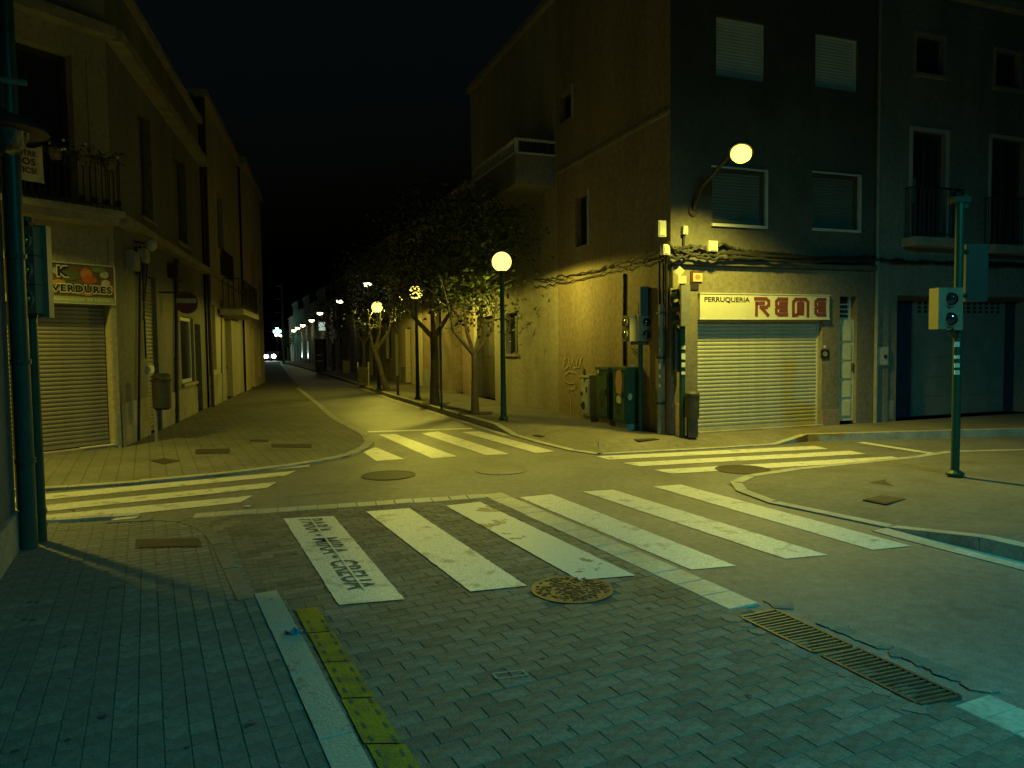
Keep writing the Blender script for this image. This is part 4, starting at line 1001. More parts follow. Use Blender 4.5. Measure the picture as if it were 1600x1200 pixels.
vtext('K', .10, .27, .66, .92); vtext('VERDURES', .0, .95, .27, .46)
raw_part(t, 'small_lettering', text_mb('Alimentacio 24 Hores', lambda x, y: LC.p(v0+vw*(.02+.9*x), gs[2]+.03+.05*y, .0345), bold=.02), sticker_m)
# left wall fittings
def lfit(name, x0, y0, x1, y1, dd, m, label, cat):
    r = LB.rect(x0, y0, x1, y1); t = thing(name, label, cat, LB.p(r[0], r[2])); part(t, 'body', MB().fbox(LB, r[0], r[1], r[2], r[3], .004, dd), m); part(t, 'cover', MB().fbox(LB, r[0]+.03, r[1]-.03, r[2]+.03, r[3]-.03, dd+.001, dd+.02), m); return t
lfit('junction_box', 196, 393, 207, 422, .12, box_grey, 'grey flat box on the left side wall next to the chamfer', 'junction box')
lfit('junction_box', 214, 390, 221, 410, .14, box_white, 'pale box low in the left cable cluster', 'junction box')
lfit('dark_wall_box', 261, 415, 273, 436, .2, iron, 'dark square box under the left ledge above the shop window', 'wall box')
lfit('meter_box', 228, 571, 235, 583, .06, sticker_m, 'small white plate low on the pipe by the litter bin', 'plate')
t = thing('wall_floodlight', 'white rounded wall lamp head, unlit, under the left ledge', 'wall lamp', LB.p(LB.hit(236, 382, .3)[0], LB.hit(236, 382, .3)[1], .3))
c = LB.p(LB.hit(236, 382, .3)[0], LB.hit(236, 382, .3)[1], .3); part(t, 'head', MB().ball(c, .11, 14, 8, 1.2), box_white, smooth=True); part(t, 'arm', MB().tube([c, c-LB.n*.3+V((0, 0, .05))], .02, 6), iron)
t = thing('left_cables', 'black cables dropping down the left side wall past the litter bin', 'cables', LB.p(.7, 2))
for x, y0, x1, y1, r in ((219, 385, 217, 695, .025), (226, 385, 224, 470, .02), (231, 400, 224, 500, .015), (222, 395, 228, 560, .018), (212, 385, 214, 430, .03)):
    part(t, 'cable', vert(LB, x, y0, x1, y1, .05, r), cable_m)
t = thing('downpipe', 'dark downpipe on the left wall just before the shop window', 'downpipe', LB.p(LB.hit(276, 560)[0], 0)); part(t, 'pipe', vert(LB, 276, 405, 277, 664, .06, .05), iron)
for y in (450, 560, 640): part(t, 'strap', MB().lathe(LB.p(*LB.hit(276.5, y, .06), .06), [(.062, -.02), (.062, .02)], 10), iron)
t = thing('downpipe', 'thin dark downpipe on the left wall between the two doors farther on', 'downpipe', LB.p(LB.hit(345, 560)[0], 0)); part(t, 'pipe', vert(LB, 345, 470, 346, 628, .06, .045), iron)
# round projecting sign
c = LB.p(*LB.hit(292, 473, .55), .55)
t = thing('projecting_sign', 'round projecting sign with a white band over red, fixed to the left wall', 'sign', c)
ax = -LB.u
part(t, 'disc', MB().lathe(c, [(.235, -.05), (.235, .05)], 26, ax), mat('sign_dark_red', (.10, .025, .022), .5, .15)); 
q_ = V((-ax.y, ax.x, 0))
def dq(x0, x1, z0, z1, dd): return MB().quad(*[c+ax*dd+q_*x+V((0, 0, z)) for x, z in ((x0, z0), (x1, z0), (x1, z1), (x0, z1))])
part(t, 'white_band', dq(-.2, .2, -.01, .09, .056), box_grey); part(t, 'dark_top', dq(-.15, .15, .10, .17, .056), iron); part(t, 'bracket', MB().tube([c+V((0, 0, .22)), c+V((0, 0, .22))-LB.n*.55], .018, 6), iron)
# --- second and third left houses
b4 = thing('left_terraced_house', 'dim plastered house in the middle of the left row with a grille window', 'house', LB.p(U3+1, 0))
U4 = LB.hit(378, 560)[0]; z4 = LB.hit(345, 215)[1]
H4 = [lrect(326, 477, 334, 578), lrect(349, 497, 360, 612, True), lrect(341, 395, 359, 438), (*LB.rect(335, 250, 344, 330)[:2], 5.0, 6.8, .25)]
wall(b4, LB, U3, U4, 0, z4, H4, stucco_pale, d=.06)
for r in (H4[0], H4[3]): window(b4, LB, r[:4], .14, 'glass', frame_d, .06, True)
door(b4, LB, H4[1][:4], shutter_l, .15, 2); window(b4, LB, H4[2][:4], .2, 'glass', frame_d, .05, False)
railing(b4, LB, H4[2][0], H4[2][1], H4[2][2], H4[2][3], .12, .12)
part(b4, 'ledge', MB().fbox(LB, U3, U4, zled-.14, zled, .06, .24), stone_trim)
part(b4, 'cornice', MB().fbox(LB, U3, U4, z4-.05, z4+.15, -.1, .25), stone_trim)
part(b4, 'dado', MB().fbox(LB, U3+.05, H4[1][0]-.03, 0, .95, .06, .09), dado)
part(b4, 'downpipe', MB().tube([LB.p(U3+.12, ZL, .12), LB.p(U3+.12, z4, .12)], .06, 8), iron)
core(b4, [LB.p(U3, 0), LB.p(U4, 0), LB.p(U4, 0, -9), LB.p(U3, 0, -9)], z4, stucco_left, .7)
b5 = thing('left_terraced_house', 'pale house at the end of the left row, lit yellow, with a small balcony', 'house', LB.p(U4+1, 0))
U5 = LB.L; z5 = LB.hit(394, 300)[1]; z5b = LB.hit(396, 395)[1]
H5 = [lrect(386, 512, 392, 598, True), lrect(397, 512, 402, 590), (*LB.rect(387, 400, 393, 480)[:2], 3.9, 6.0, .2), (*LB.rect(398, 400, 403, 480)[:2], 3.9, 6.0, .2)]
wall(b5, LB, U4, U5, 0, z5, H5, stucco_yel, d=.14)
door(b5, LB, H5[0][:4], mat('door_red_brown', (.13, .05, .03), .6, .2), .15, 2); window(b5, LB, H5[1][:4], .1, mat('shutter_red_brown', (.13, .05, .03), .6, .2), frame_d, .06, True)
for r in H5[2:]: window(b5, LB, r[:4], .14, 'glass', frame_d, .05, False)
bz5 = LB.hit(388, 490, .8)[1]; a5, c5 = LB.hit(378, 480, .8)[0], LB.hit(402, 480, .8)[0]
part(b5, 'balcony_slab', MB().fbox(LB, a5, c5, bz5-.1, bz5+.08, .14, .85), stone_trim); railing(b5, LB, a5+.05, c5-.05, bz5+.08, bz5+1.05, .8, .3, r=.015, ends=.16)
part(b5, 'cornice', MB().fbox(LB, U4, U5, z5-.05, z5+.2, -.1, .35), stone_trim)
core(b5, [LB.p(U4, 0), LB.p(U5, 0), LB.p(U5, 0, -9), LB.p(U4, 0, -9)], z5, stucco_left, .7)
EF = Fac(LB.p(U5, 0, .14), LB.p(U5, 0, -9)); wall(b5, EF, 0, EF.L, 0, z5, [], stucco_yel, name='end_wall')
# left houses continuing beyond
FLs = [('far left house set back beyond the pale end house', 42, 62, 6.5), ('second far left house beyond the pale end house', 62, 84, 7.2), ('farthest left house near the vanishing street end', 84, 112, 6.0)]
FL = Fac(V((-14.6, 42, 0)), V((-14.6-.385*75, 117, 0)))
for lb_, y0, y1, zz in FLs:
    u0, u1 = (y0-42)*1.07, (y1-42)*1.07; t = thing('terraced_house', lb_, 'house', FL.p(u0, 0)); hs = []
    for j in range(4): a = u0+(u1-u0)*(j+.3)/4; hs += [(a, a+1.1, ZL, 2.5, .2), (a, a+1, 3.5, 5.2, .2)]
    wall(t, FL, u0, u1, 0, zz, hs, stucco_tan)
    for j, r in enumerate(hs): (door(t, FL, r[:4], door_dark, .15, 2, False) if j % 2 == 0 else window(t, FL, r[:4], .15, 'glass', frame_d, .06, False))
    core(t, [FL.p(u0, 0), FL.p(u1, 0), FL.p(u1, 0, -8), FL.p(u0, 0, -8)], zz, stucco_tan, .7)

# --- near left building
NF = Fac(V((NLC.x, NLC.y, 0))-D1*11, NLC)
b6 = thing('near_left_building', 'dark bluish wall of the nearest building at the left edge', 'building', NF.p(NF.L-1, 0))
wall(b6, NF, 0, NF.L, 0, 9, [(NF.L-4.2, NF.L-2.9, ZL, 2.4, .2)], mat('stucco_blue_grey', (.07, .10, .13), .85, .25, 1, .5, 50))
door(b6, NF, (NF.L-4.2, NF.L-2.9, ZL, 2.4), door_dark, .15, 3)
part(b6, 'plinth', MB().fbox(NF, 0, NF.L-4.22, 0, .55, 0, .03).fbox(NF, NF.L-2.88, NF.L, 0, .35, 0, .03), stone_trim)
NX = Fac(V((NLC.x, NLC.y, 0)), V((NLC.x, NLC.y, 0))-D1p*14)
part(b6, 'side_wall', MB().quad(NX.p(0, 0), NX.p(14, 0), NX.p(14, 9), NX.p(0, 9)), stucco_grey)
core(b6, [NF.p(0, 0), NF.p(NF.L, 0), NX.p(14, 0), NF.p(0, 0)-D1p*14], 9, stucco_grey, .3)
# pipes at its corner
def vp(px, py, z0, z1, r, m, name, label, cat, rings=(), lean=0):
    b = G(px, py, ZL); t = thing(name, label, cat, b)
    part(t, 'pipe', MB().tube([V((b.x, b.y, z0)), V((b.x+lean, b.y, z1))], r, 16), m, smooth=True)
    for z in rings: part(t, 'collar', MB().lathe((b.x+lean*z/z1, b.y, z), [(r*1.18, -.02), (r*1.18, .02)], 16), m)
    return t, b
vp(46, 856, 0, 5.2, .068, teal_pipe, 'drain_pipe', 'thick pale teal downpipe with collars at the corner of the nearest left building', 'downpipe', (.78, 1.62, 2.5))
vp(32, 846, .2, 5.0, .018, pipe_grey, 'drain_pipe', 'thin pale pipe behind the thick teal downpipe', 'pipe')
t0, b0 = vp(64, 846, 0, 2.86, .05, green_post, 'traffic_light', 'three lens traffic light on a dark green post at the left edge, painted amber glints', 'traffic light', (.3,))
hc = AT(58, 423, b0.y-.02)
z0_, z1_ = AT(58, 491, b0.y)[2], AT(58, 356, b0.y)[2]
fdir = V((.78, .30, 0)).normalized(); fs = V((-fdir.y, fdir.x, 0))
hb = V((hc.x-.02, hc.y, 0))
TL = Fac(hb-fs*.0, hb+fs*.0+V((.001, 0, 0)))
def obox(c, ex, ey, x, y, z0, z1):
    b = [c+ex*sx*x/2+ey*sy*y/2 for sx, sy in ((-1, -1), (1, -1), (1, 1), (-1, 1))]
    return MB().hexa([V((p.x, p.y, z0)) for p in b], [V((p.x, p.y, z1)) for p in b])
f0 = V((-.12, -.99, 0)).normalized(); s0 = V((f0.y, -f0.x, 0)) # side
hb = V((AT(51, 420, b0.y).x, b0.y-.02, 0))
part(t0, 'housing', obox(hb, f0, s0, .13, .17, z0_, z1_), sig_body)
zh = (z1_-z0_)/3
for k in range(3):
    zc = z0_+zh*(k+.5); c = hb+f0*.065+V((0, 0, zc)); c = c-s0*-.0
    part(t0, 'lens', MB().ball(c-f0*.015, .062, 16, 10), lens_glint, smooth=True)
    part(t0, 'rim', MB().lathe(c, [(.078, -.003), (.078, .03), (.066, .03), (.066, -.003)], 20, f0), sig_body)
    part(t0, 'divider', obox(hb, f0, s0, .134, .176, z0_+zh*k-.004, z0_+zh*k+.004), iron)
part(t0, 'backing_plate', obox(hb-f0*.03+V((.075, .02, 0)), V((1, .1, 0)).normalized(), V((-.1, 1, 0)).normalized(), .10, .08, z0_-.03, z1_+.02), sig_body)
part(t0, 'bracket', obox(V((b0.x-.02, b0.y, 0)), V((1, 0, 0)), V((0, 1, 0)), .14, .1, z1_, z1_+.05), iron)
# unlit lantern hanging above it
c = AT(4, 205, 5.3)
t = thing('wall_lantern', 'unlit dark lantern with wide domed hood hanging at the top left edge', 'lantern', c)
part(t, 'hood', MB().lathe(c, [(.29, 0), (.27, .035), (.18, .09), (.06, .13), (.03, .16)], 24), mat('lantern_hood', (.07, .025, .02), .5, .2), smooth=True)
part(t, 'stem', MB().tube([c+V((0, 0, .15)), c+V((0, 0, .36))], .018, 8), iron)
e = c+V((0, 0, .36)); wl_ = e-D1p*1.2
part(t, 'bracket_bar', MB().tube([e+D1p*.16, e-D1p*((e-NF.a).dot(NF.n)+.0)], .022, 8), pipe_grey)
part(t, 'glass_bowl', MB().lathe(c-V((0, 0, .16)), [(.05, 0), (.13, .05), (.17, .155)], 18), glass, smooth=True)

# ------------------------------------------------------------------ street lamps
def spot(name, root, loc, P, col, size, blend, r=.08, direc=V((0, 0, -1))):
    l = bpy.data.lights.new(name, 'SPOT'); l.energy = P; l.color = col; l.spot_size = math.radians(size); l.spot_blend = blend; l.shadow_soft_size = r
    o = bpy.data.objects.new(name, l); COL.objects.link(o); o.parent = root; o.location = loc-root.location
    o.rotation_euler = direc.to_track_quat('-Z', 'Y').to_euler(); return o
def wall_lamp(name, label, fc, head, wallp, P, tilt, group=None, col=SODIUM, lm=None, far=False, size=160, sc=1.0):
    """head = lamp position, wallp = foot of arm on the wall"""
    t = thing(name, label, 'street lamp', wallp, group)
    mid = wallp.lerp(head, .45)+V((0, 0, .28*(head-wallp).length*.5))
    part(t, 'arm', MB().tube([wallp, wallp.lerp(mid, .5)+V((0, 0, .12)), mid, mid.lerp(head, .6)+V((0, 0, .10)), head+V((0, 0, .12))], .03, 8), iron)
    part(t, 'wall_plate', MB().lathe(wallp, [(.09, -.004), (.09, .03)], 12, fc.n), iron)
    ax = V((tilt.x, tilt.y, 1)).normalized()
    part(t, 'housing', MB().lathe(head, [(.19*sc, .02), (.2*sc, .06), (.13*sc, .16), (.05*sc, .2)], 20, ax), iron, smooth=True)
    part(t, 'lens', MB().lathe(head, [(.03*sc, -.13*sc), (.12*sc, -.10*sc), (.165*sc, -.03), (.165*sc, .018)], 20, ax), lm or lamp_m, smooth=True)
    spot('lamp_light', t, head-ax*(.05*sc), P, col, size, .75, .125)
    return t
hl = RA.hit(1158, 240, 1.35); head = RA.p(hl[0], hl[1], 1.35)
wp = RA.hit(1082, 330); wall_lamp('street_lamp', 'bright sodium wall lamp on a curved arm above the hairdresser sign', RA, head, RA.p(wp[0], wp[1], 0), P_CORNER, V((.35, .75, 0)), size=140, sc=.95)
Lh = V((-7.6, 8.8, 5.0)); Lw = LC.p(.25, 5.1, 0)
wall_lamp('street_lamp', 'sodium wall lamp on the greengrocer building just outside the left edge', LC, Lh, Lw, P_LEFT, V((0, 0, 0)), size=140)
# cool lamp behind the viewer that lights the foreground
bp = V((6.4, -.2, 0)); t = thing('cool_street_lamp', 'tall bluish white street lamp standing beyond the right edge near the viewer', 'street lamp', bp)
part(t, 'pole', MB().tube([bp, bp+V((0, 0, 6.8)), bp+V((-.6, .3, 7.2))], [.07, .05, .04], 12), iron)
part(t, 'head', MB().lathe(bp+V((-.8, .4, 7.12)), [(.16, 0), (.2, .06), (.1, .14)], 16), iron)
part(t, 'lens', MB().lathe(bp+V((-.8, .4, 7.05)), [(.08, 0), (.15, .06)], 16), cool_m)
spot('lamp_light', t, bp+V((-.8, .4, 7.0)), P_BACK, COOL, 142, .85, .15, V((.0, .36, -1)))
# globe lamps
def globe_lamp(px, py, gy, label, P=P_GLOBE*1.7):
    b = G(px, py, ZK); zg = AT(px, gy, b.y).z
    t = thing('globe_lamp', label, 'street lamp', b, 'globe lamps along the far street')
    part(t, 'post', MB().tube([b, b+V((0, 0, .9)), V((b.x, b.y, zg-.22))], [.068, .055, .045], 14), green_post, smooth=True)
    part(t, 'base_collar', MB().lathe(b, [(.10, 0), (.10, .05), (.072, .09)], 16), green_post)
    part(t, 'neck', MB().lathe((b.x, b.y, zg-.25), [(.05, 0), (.10, .03), (.10, .06)], 14), iron)
    prof = [(.205*math.sin(math.pi*i/16), -.205*math.cos(math.pi*i/16)) for i in range(17)]
    part(t, 'globe', MB().lathe((b.x, b.y, zg), prof, 28), globe_m, smooth=True)
    spot('bulb', t, V((b.x, b.y, zg)), P, SODIUM, 179, .12, .11)
    return t
globe_lamp(787, 657, 409, 'nearest and largest lit globe lamp, on a green post before the ochre wall', P_GLOBE)
globe_lamp(653, 624, 457, 'second lit globe lamp, partly hidden by leaves beside the middle tree')
globe_lamp(592, 609, 480, 'third and smallest lit globe lamp, beside the leaning tree')
# far wall lamps
FARL = [(574, 443, 37), (531, 470, 51), (500, 489, 67), (487, 500, 83), (473, 508, 101), (465, 512, 117), (459, 516, 133)]
fl_lab = ['nearest of the row of far wall lamps, showing through the leaves', 'second far wall lamp, first one clear of the trees', 'third far wall lamp over the right of the street', 'fourth far wall lamp down the street', 'fifth far wall lamp down the street', 'sixth far wall lamp down the street', 'seventh and farthest wall lamp of the descending row']
for (px, py, Y), lb_ in zip(FARL, fl_lab):
    u, z_ = RB.hit(px, py, .9); h = RB.p(u, z_, .9)
    wall_lamp('far_street_lamp', lb_, RB, h, RB.p(u, h.z-.1, 0), P_FAR, V((0, 0, 0)), 'wall lamps down the far street', (1, .86, .2), led_m, sc=.95+(h.y)/150)

# ------------------------------------------------------------------ signals and posts
def ped_head(t, c, f, w_, h_, m=sig_body, dep=.16, lm=lens_m, bright=False):
    """two-lens head centred on c, facing f"""
    f = f.normalized(); s = V((-f.y, f.x, 0))
    hd = part(t, 'signal_head', obox(V((c.x, c.y, 0))-f*dep/2, f, s, dep, w_, c.z-h_/2, c.z+h_/2), m)
    for k in (-1, 1):
        lc = c+V((0, 0, k*h_*.235)); r = min(w_*.31, h_*.17)
        part(t, 'lens', MB().lathe(lc, [(r, -.01), (r, .006), (r*.8, .02), (r*.4, .032), (0, .036)], 20, f), lm, sub=hd, smooth=True)
        part(t, 'visor_rim', MB().lathe(lc, [(r*1.12, -.004), (r*1.12, .035), (r*1.0, .035), (r*1.0, -.004)], 20, f), m, sub=hd)
    return hd
# right hand post
pb = G(1492, 741, .09); t = thing('pedestrian_signal', 'green signal post on the right near pavement with a two lens head', 'traffic signal', pb)
ztop = AT(1497, 318, pb.y).z
part(t, 'post', MB().tube([pb, V((pb.x+.0, pb.y, ztop))], .048, 14), green_post, smooth=True)
part(t, 'top_cap', MB().box((pb.x-.0, pb.y, ztop+.04), .2, .1, .07).box((pb.x+.06, pb.y, ztop+.02), .05, .05, .16), sig_dark)
c = AT(1485, 483, pb.y-.08); ped_head(t, c, -V((c.x, c.y, 0))+V((.5, 0, 0)), .255, .50)
c2 = AT(1466, 483, pb.y+.02); part(t, 'side_head', obox(V((c2.x, c2.y, 0)), V((1, 0, 0)), V((0, 1, 0)), .11, .2, c2.z-.24, c2.z+.25), sig_body)
c3 = AT(1521, 427, pb.y+.1); part(t, 'signal_back', obox(V((c3.x, c3.y, 0)), V((1, -.1, 0)).normalized(), V((.1, 1, 0)).normalized(), .25, .16, c3.z-.34, c3.z+.34), mat('signal_back_grey', (.014, .02, .018), .5, .2, 5))
for a_, b_, r_ in ((V((pb.x, pb.y, c3.z+.25)), V((c3.x, c3.y, c3.z+.25)), .03), (V((pb.x, pb.y, c3.z-.27)), V((c3.x, c3.y, c3.z-.27)), .03), (V((pb.x, pb.y, c.z-.34)), V((c.x, c.y, c.z-.245)), .04)): part(t, 'bracket', MB().tube([a_, b_], r_, 8), sig_dark)
for y, h in ((538, .06), (558, .04), (571, .05), (582, .05)):
    q0 = AT(1495, y, pb.y-.05); part(t, 'sticker', MB().box((q0.x, pb.y-.052, q0.z), .06, .012, h), sticker_m)
part(t, 'base_plate', MB().lathe(pb-V((0, 0, .01)), [(.10, 0), (.10, .03), (.055, .06)], 14), green_post)
# post by the cabinets
qb = G(1001, 673, ZK); t = thing('pedestrian_signal', 'green signal post beside the cabinets with two cream two lens heads turned apart', 'traffic signal', qb)
zt_ = AT(1001, 500, qb.y).z; part(t, 'post', MB().tube([qb, V((qb.x, qb.y, zt_+.3))], .045, 12), green_post, smooth=True)
c = AT(1010, 513, qb.y-.12); ped_head(t, c, V((.12, -1, 0)), .27, .47)
c = AT(987, 513, qb.y-.06); ped_head(t, c+V((-.11, -.03, 0)), V((-.90, -.42, 0)), .24, .47, lm=lens_glint)
part(t, 'crossbar', MB().tube([AT(985, 536, qb.y-.05), AT(1012, 536, qb.y-.05)], .03, 8), green_post)
c3 = AT(1005, 471, qb.y-.05); part(t, 'vehicle_head', obox(V((c3.x, c3.y, 0)), V((1, 0, 0)), V((0, 1, 0)), .14, .2, c3.z-.26, c3.z+.26), sig_dark)
# post at the corner
rb_ = G(1066, 682, ZK); t = thing('traffic_light', 'dark green traffic light post against the hairdresser corner, head lit yellow along one edge', 'traffic light', rb_)
zt_ = AT(1066, 432, rb_.y).z; part(t, 'post', MB().tube([rb_, V((rb_.x, rb_.y, zt_))], .05, 12), green_post, smooth=True)
c = AT(1069, 478, rb_.y-.06); part(t, 'housing', obox(V((c.x, c.y, 0)), V((1, 0, 0)), V((0, 1, 0)), .15, .24, c.z-.34, c.z+.34), sig_body)
for k in range(3): part(t, 'visor', MB().tube([c+V((-.05, .1, -.22+.22*k)), c+V((-.16, .16, -.24+.22*k))], [.085, .085], 14), sig_dark)
c = AT(1066, 437, rb_.y-.06); part(t, 'square_plate', obox(V((c.x, c.y, 0)), V((1, 0, 0)), V((0, 1, 0)), .14, .02, c.z-.065, c.z+.065), cream_m)
c = AT(1062, 424, rb_.y-.06); e1, e3 = V((.09, 0, .01)), V((.0, 0, .09)); part(t, 'diamond_plate', MB().hexa([c-e1, c-e3, c+e1, c+e3], [v+V((0, .02, 0)) for v in (c-e1, c-e3, c+e1, c+e3)]), cream_m)
for y, h in ((543, .06), (557, .10), (570, .08), (583, .05)):
    q0 = AT(1068, y, rb_.y-.06); part(t, 'sticker', MB().box((q0.x, rb_.y-.054, q0.z), .065, .012, h), sticker_m)
c = AT(1059, 540, rb_.y+.1); part(t, 'control_box', obox(V((c.x, c.y, 0)), V((1, 0, 0)), V((0, 1, 0)), .12, .12, c.z-.45, c.z+.3), sig_dark)
# litter bins
def bin_(px, py, z0, r, h, label, yoff, m, by=None):
    b = G(px, py, ZL) if by is None else by; t = thing('litter_bin', label, 'litter bin', b); c = V((b.x, b.y, z0))
    part(t, 'bucket', MB().lathe(c, [(r*.72, 0), (r*.95, .04), (r, h*.8), (r, h*.84)], 20), m, smooth=True)
    part(t, 'rim', MB().lathe(c, [(r*1.1, h*.84), (r*1.12, h*.9), (r*.9, h*.9)], 20), iron)
    part(t, 'hood', MB().lathe(c, [(r*1.0, h*.93), (r*1.0, h*1.0), (r*.6, h*1.07)], 20), m)
    return t, c
bb = G(240, 693, ZL); t, c = bin_(0, 0, .62, .165, .62, 'round dark litter bin on a short post by the left wall', 0, mat('bin_grey', (.035, .033, .03), .5, .3, 9), V((bb.x+.06, bb.y+.25, ZL)))
part(t, 'post', MB().tube([V((bb.x-.09, bb.y+.3, ZL)), V((bb.x-.09, bb.y+.3, 1.25))], .03, 8), pipe_grey)
hb_ = G(1079, 683, ZK); t, c = bin_(0, 0, ZK+.30, .12, .45, 'small dark litter bin beside the post at the hairdresser corner', 0, mat('bin_brown', (.06, .05, .035), .6, .3, 9), V((hb_.x+.02, hb_.y-.03, ZK)))
part(t, 'stand', MB().box((hb_.x+.02, hb_.y-.03, ZK+.15), .16, .14, .30), iron)
# cabinets along the side wall
def cabinet(px0, px1, ytop, ybase, dd, m, label, front_items):
    u0, u1 = RB.hit(px0, 640, dd)[0], RB.hit(px1, 640, dd)[0]; z1 = RB.hit((px0+px1)/2, ytop, dd)[1]
    t = thing('utility_cabinet', label, 'utility cabinet', RB.p((u0+u1)/2, ZK, dd/2))
    part(t, 'plinth', MB().fbox(RB, u0+.03, u1-.03, ZK, ZK+.12, .02, dd-.04), kerb_m)
    part(t, 'cabinet_body', MB().fbox(RB, u0, u1, ZK+.12, z1-.05, .02, dd), m)
    part(t, 'cabinet_top', MB().fbox(RB, u0-.02, u1+.02, z1-.049, z1, .01, dd+.02), m)
    part(t, 'cabinet_door', MB().fbox(RB, u0+.04, u1-.04, ZK+.17, z1-.1, dd+.001, dd+.014), m)
    part(t, 'handle', MB().fbox(RB, u1-.12, u1-.09, ZK+.6, ZK+.72, dd+.015, dd+.03), iron)
    E = Fac(RB.p(u1, 0, dd), RB.p(u1, 0, .02))
    for k, (fr, x0, x1, z0, z1_, mm) in enumerate(front_items):
        fc = RB if fr == 'f' else E; L0, W_ = (u0, u1-u0) if fr == 'f' else (0, E.L)
        nn = random.randint(6, 8); ring = []
        for i in range(nn):
            an = 6.283*i/nn; rr = random.uniform(.75, 1.15); ring.append(fc.p(L0+W_*((x0+x1)/2+(x1-x0)/2*rr*math.cos(an)), ZK+(z0+z1_)/2+(z1_-z0)/2*rr*math.sin(an), (dd+.016 if fr == 'f' else .002)+.0007*k))
        raw_part(t, 'paint_tag', MB().quad(*ring), mm)
    return t
tagk = mat('tag_black', (.02, .02, .015), .6, 0); tago = mat('tag_orange', (.45, .25, .10), .7, .2); tagw = mat('tag_white', (.5, .52, .42), .7, .1)
cabinet(908, 921, 586, 660, .24, mat('cabinet_cream', (.42, .42, .30), .6, .2, 5), 'slim cream utility cabinet with black tags, leftmost of three by the ochre wall', [('f', .3, .75, .78, 1.12, tagk), ('f', .05, .6, .22, .42, tagk), ('f', .0, .3, .5, .62, tagk)])
cabinet(932, 951, 574, 665, .26, green_cab, 'dark green utility cabinet with small white tag, middle of three by the ochre wall', [('f', .1, .7, .95, 1.08, tagk), ('f', .3, .8, .3, .7, tagk), ('f', .1, .3, 1.0, 1.12, tagw)])
cabinet(958, 978, 574, 669, .34, green_cab, 'green utility cabinet with an orange sprayed figure, rightmost of three by the ochre wall', [('f', .15, .85, .62, 1.15, tago), ('f', .3, .7, .42, .66, tagw), ('f', .1, .8, .42, .5, tagk), ('f', .35, .65, .25, .45, tagk), ('s', .1, .45, .55, .7, tagw), ('s', .25, .6, 1.18, 1.22, tagw)])
# bollards, posts by the trees
def bollard(px, py, h, label, r=.045):
    b = G(px, py, ZK); t = thing('bollard', label, 'bollard', b, 'bollards and stakes on the tree lined pavement')
    part(t, 'post', MB().tube([b, b+V((0, 0, h))], r, 12), iron, smooth=True); part(t, 'cap', MB().lathe(b+V((0, 0, h)), [(r*1.15, 0), (r*1.15, .03), (r*.4, .06)], 12), iron)
bollard(622, 618, .62, 'short dark bollard on the kerb side right of the leaning tree')
bollard(594, 607, .75, 'dark bollard at the foot of the third globe lamp')
b = G(690, 639, ZK); t = thing('sign_post', 'slim green empty post standing beside the middle tree', 'post', b); part(t, 'post', MB().tube([b, b+V((0, 0, 2.5))], .03, 10), green_post); part(t, 'cap', MB().lathe(b+V((0, 0, 2.5)), [(.036, 0), (.036, .02), (.01, .03)], 10), green_post)
b = G(568, 603, ZK); t = thing('hanging_litter_bin', 'dark box hung between two pale posts at the kerb beyond the trees', 'litter bin', b)
for dx in (-.22, .22): part(t, 'frame_post', MB().tube([b+V((dx, 0, 0)), b+V((dx, 0, 1.0))], .03, 8), pipe_grey)
part(t, 'box', MB().box(b+V((0, 0, .48)), .38, .3, .62), iron)
# kerbside barrier
a = G(526, 587, ZK); t = thing('street_barrier', 'small pale metal barrier on the right pavement far down the street', 'barrier', a)
e = V((1.1, -.2, 0)); part(t, 'frame', MB().tube([a, a+V((0, 0, .9)), a+e+V((0, 0, .9)), a+e], .025, 6), pipe_grey); part(t, 'panel', MB().hexa([a+e*.35+V((0, 0, .15)), a+e*.75+V((0, 0, .15)), a+e*.75+V((0, .02, .15)), a+e*.35+V((0, .02, .15))], [a+e*.35+V((0, 0, .85)), a+e*.75+V((0, 0, .85)), a+e*.75+V((0, .02, .85)), a+e*.35+V((0, .02, .85))]), box_grey)
a = G(502, 581, ZK); t = thing('street_kiosk', 'dark narrow upright box with two pale reflective bands far down the right pavement', 'kiosk', a)
part(t, 'cabinet', MB().box(a+V((0, 0, 1.05)), .62, .6, 2.1), iron); part(t, 'top', MB().box(a+V((0, 0, 2.16)), .7, .68, .1), iron)
for z in (.75, 1.15): part(t, 'reflective_band', MB().box(a+V((0, -.31, z)), .4, .015, .05), sticker_m)
# utility pole far
a = AT(443, 560, 84); a = V((a.x, a.y, 0)); t = thing('utility_pole', 'tall thin utility pole with three short crossarms at the far end of the street', 'utility pole', a)
part(t, 'pole', MB().tube([a, a+V((0, 0, 9.2))], [.16, .10], 8), pipe_grey)
for z in (5.9, 7.4, 8.9): part(t, 'crossarm', MB().box(a+V((-.3, 0, z)), 1.0, .1, .1), pipe_grey)
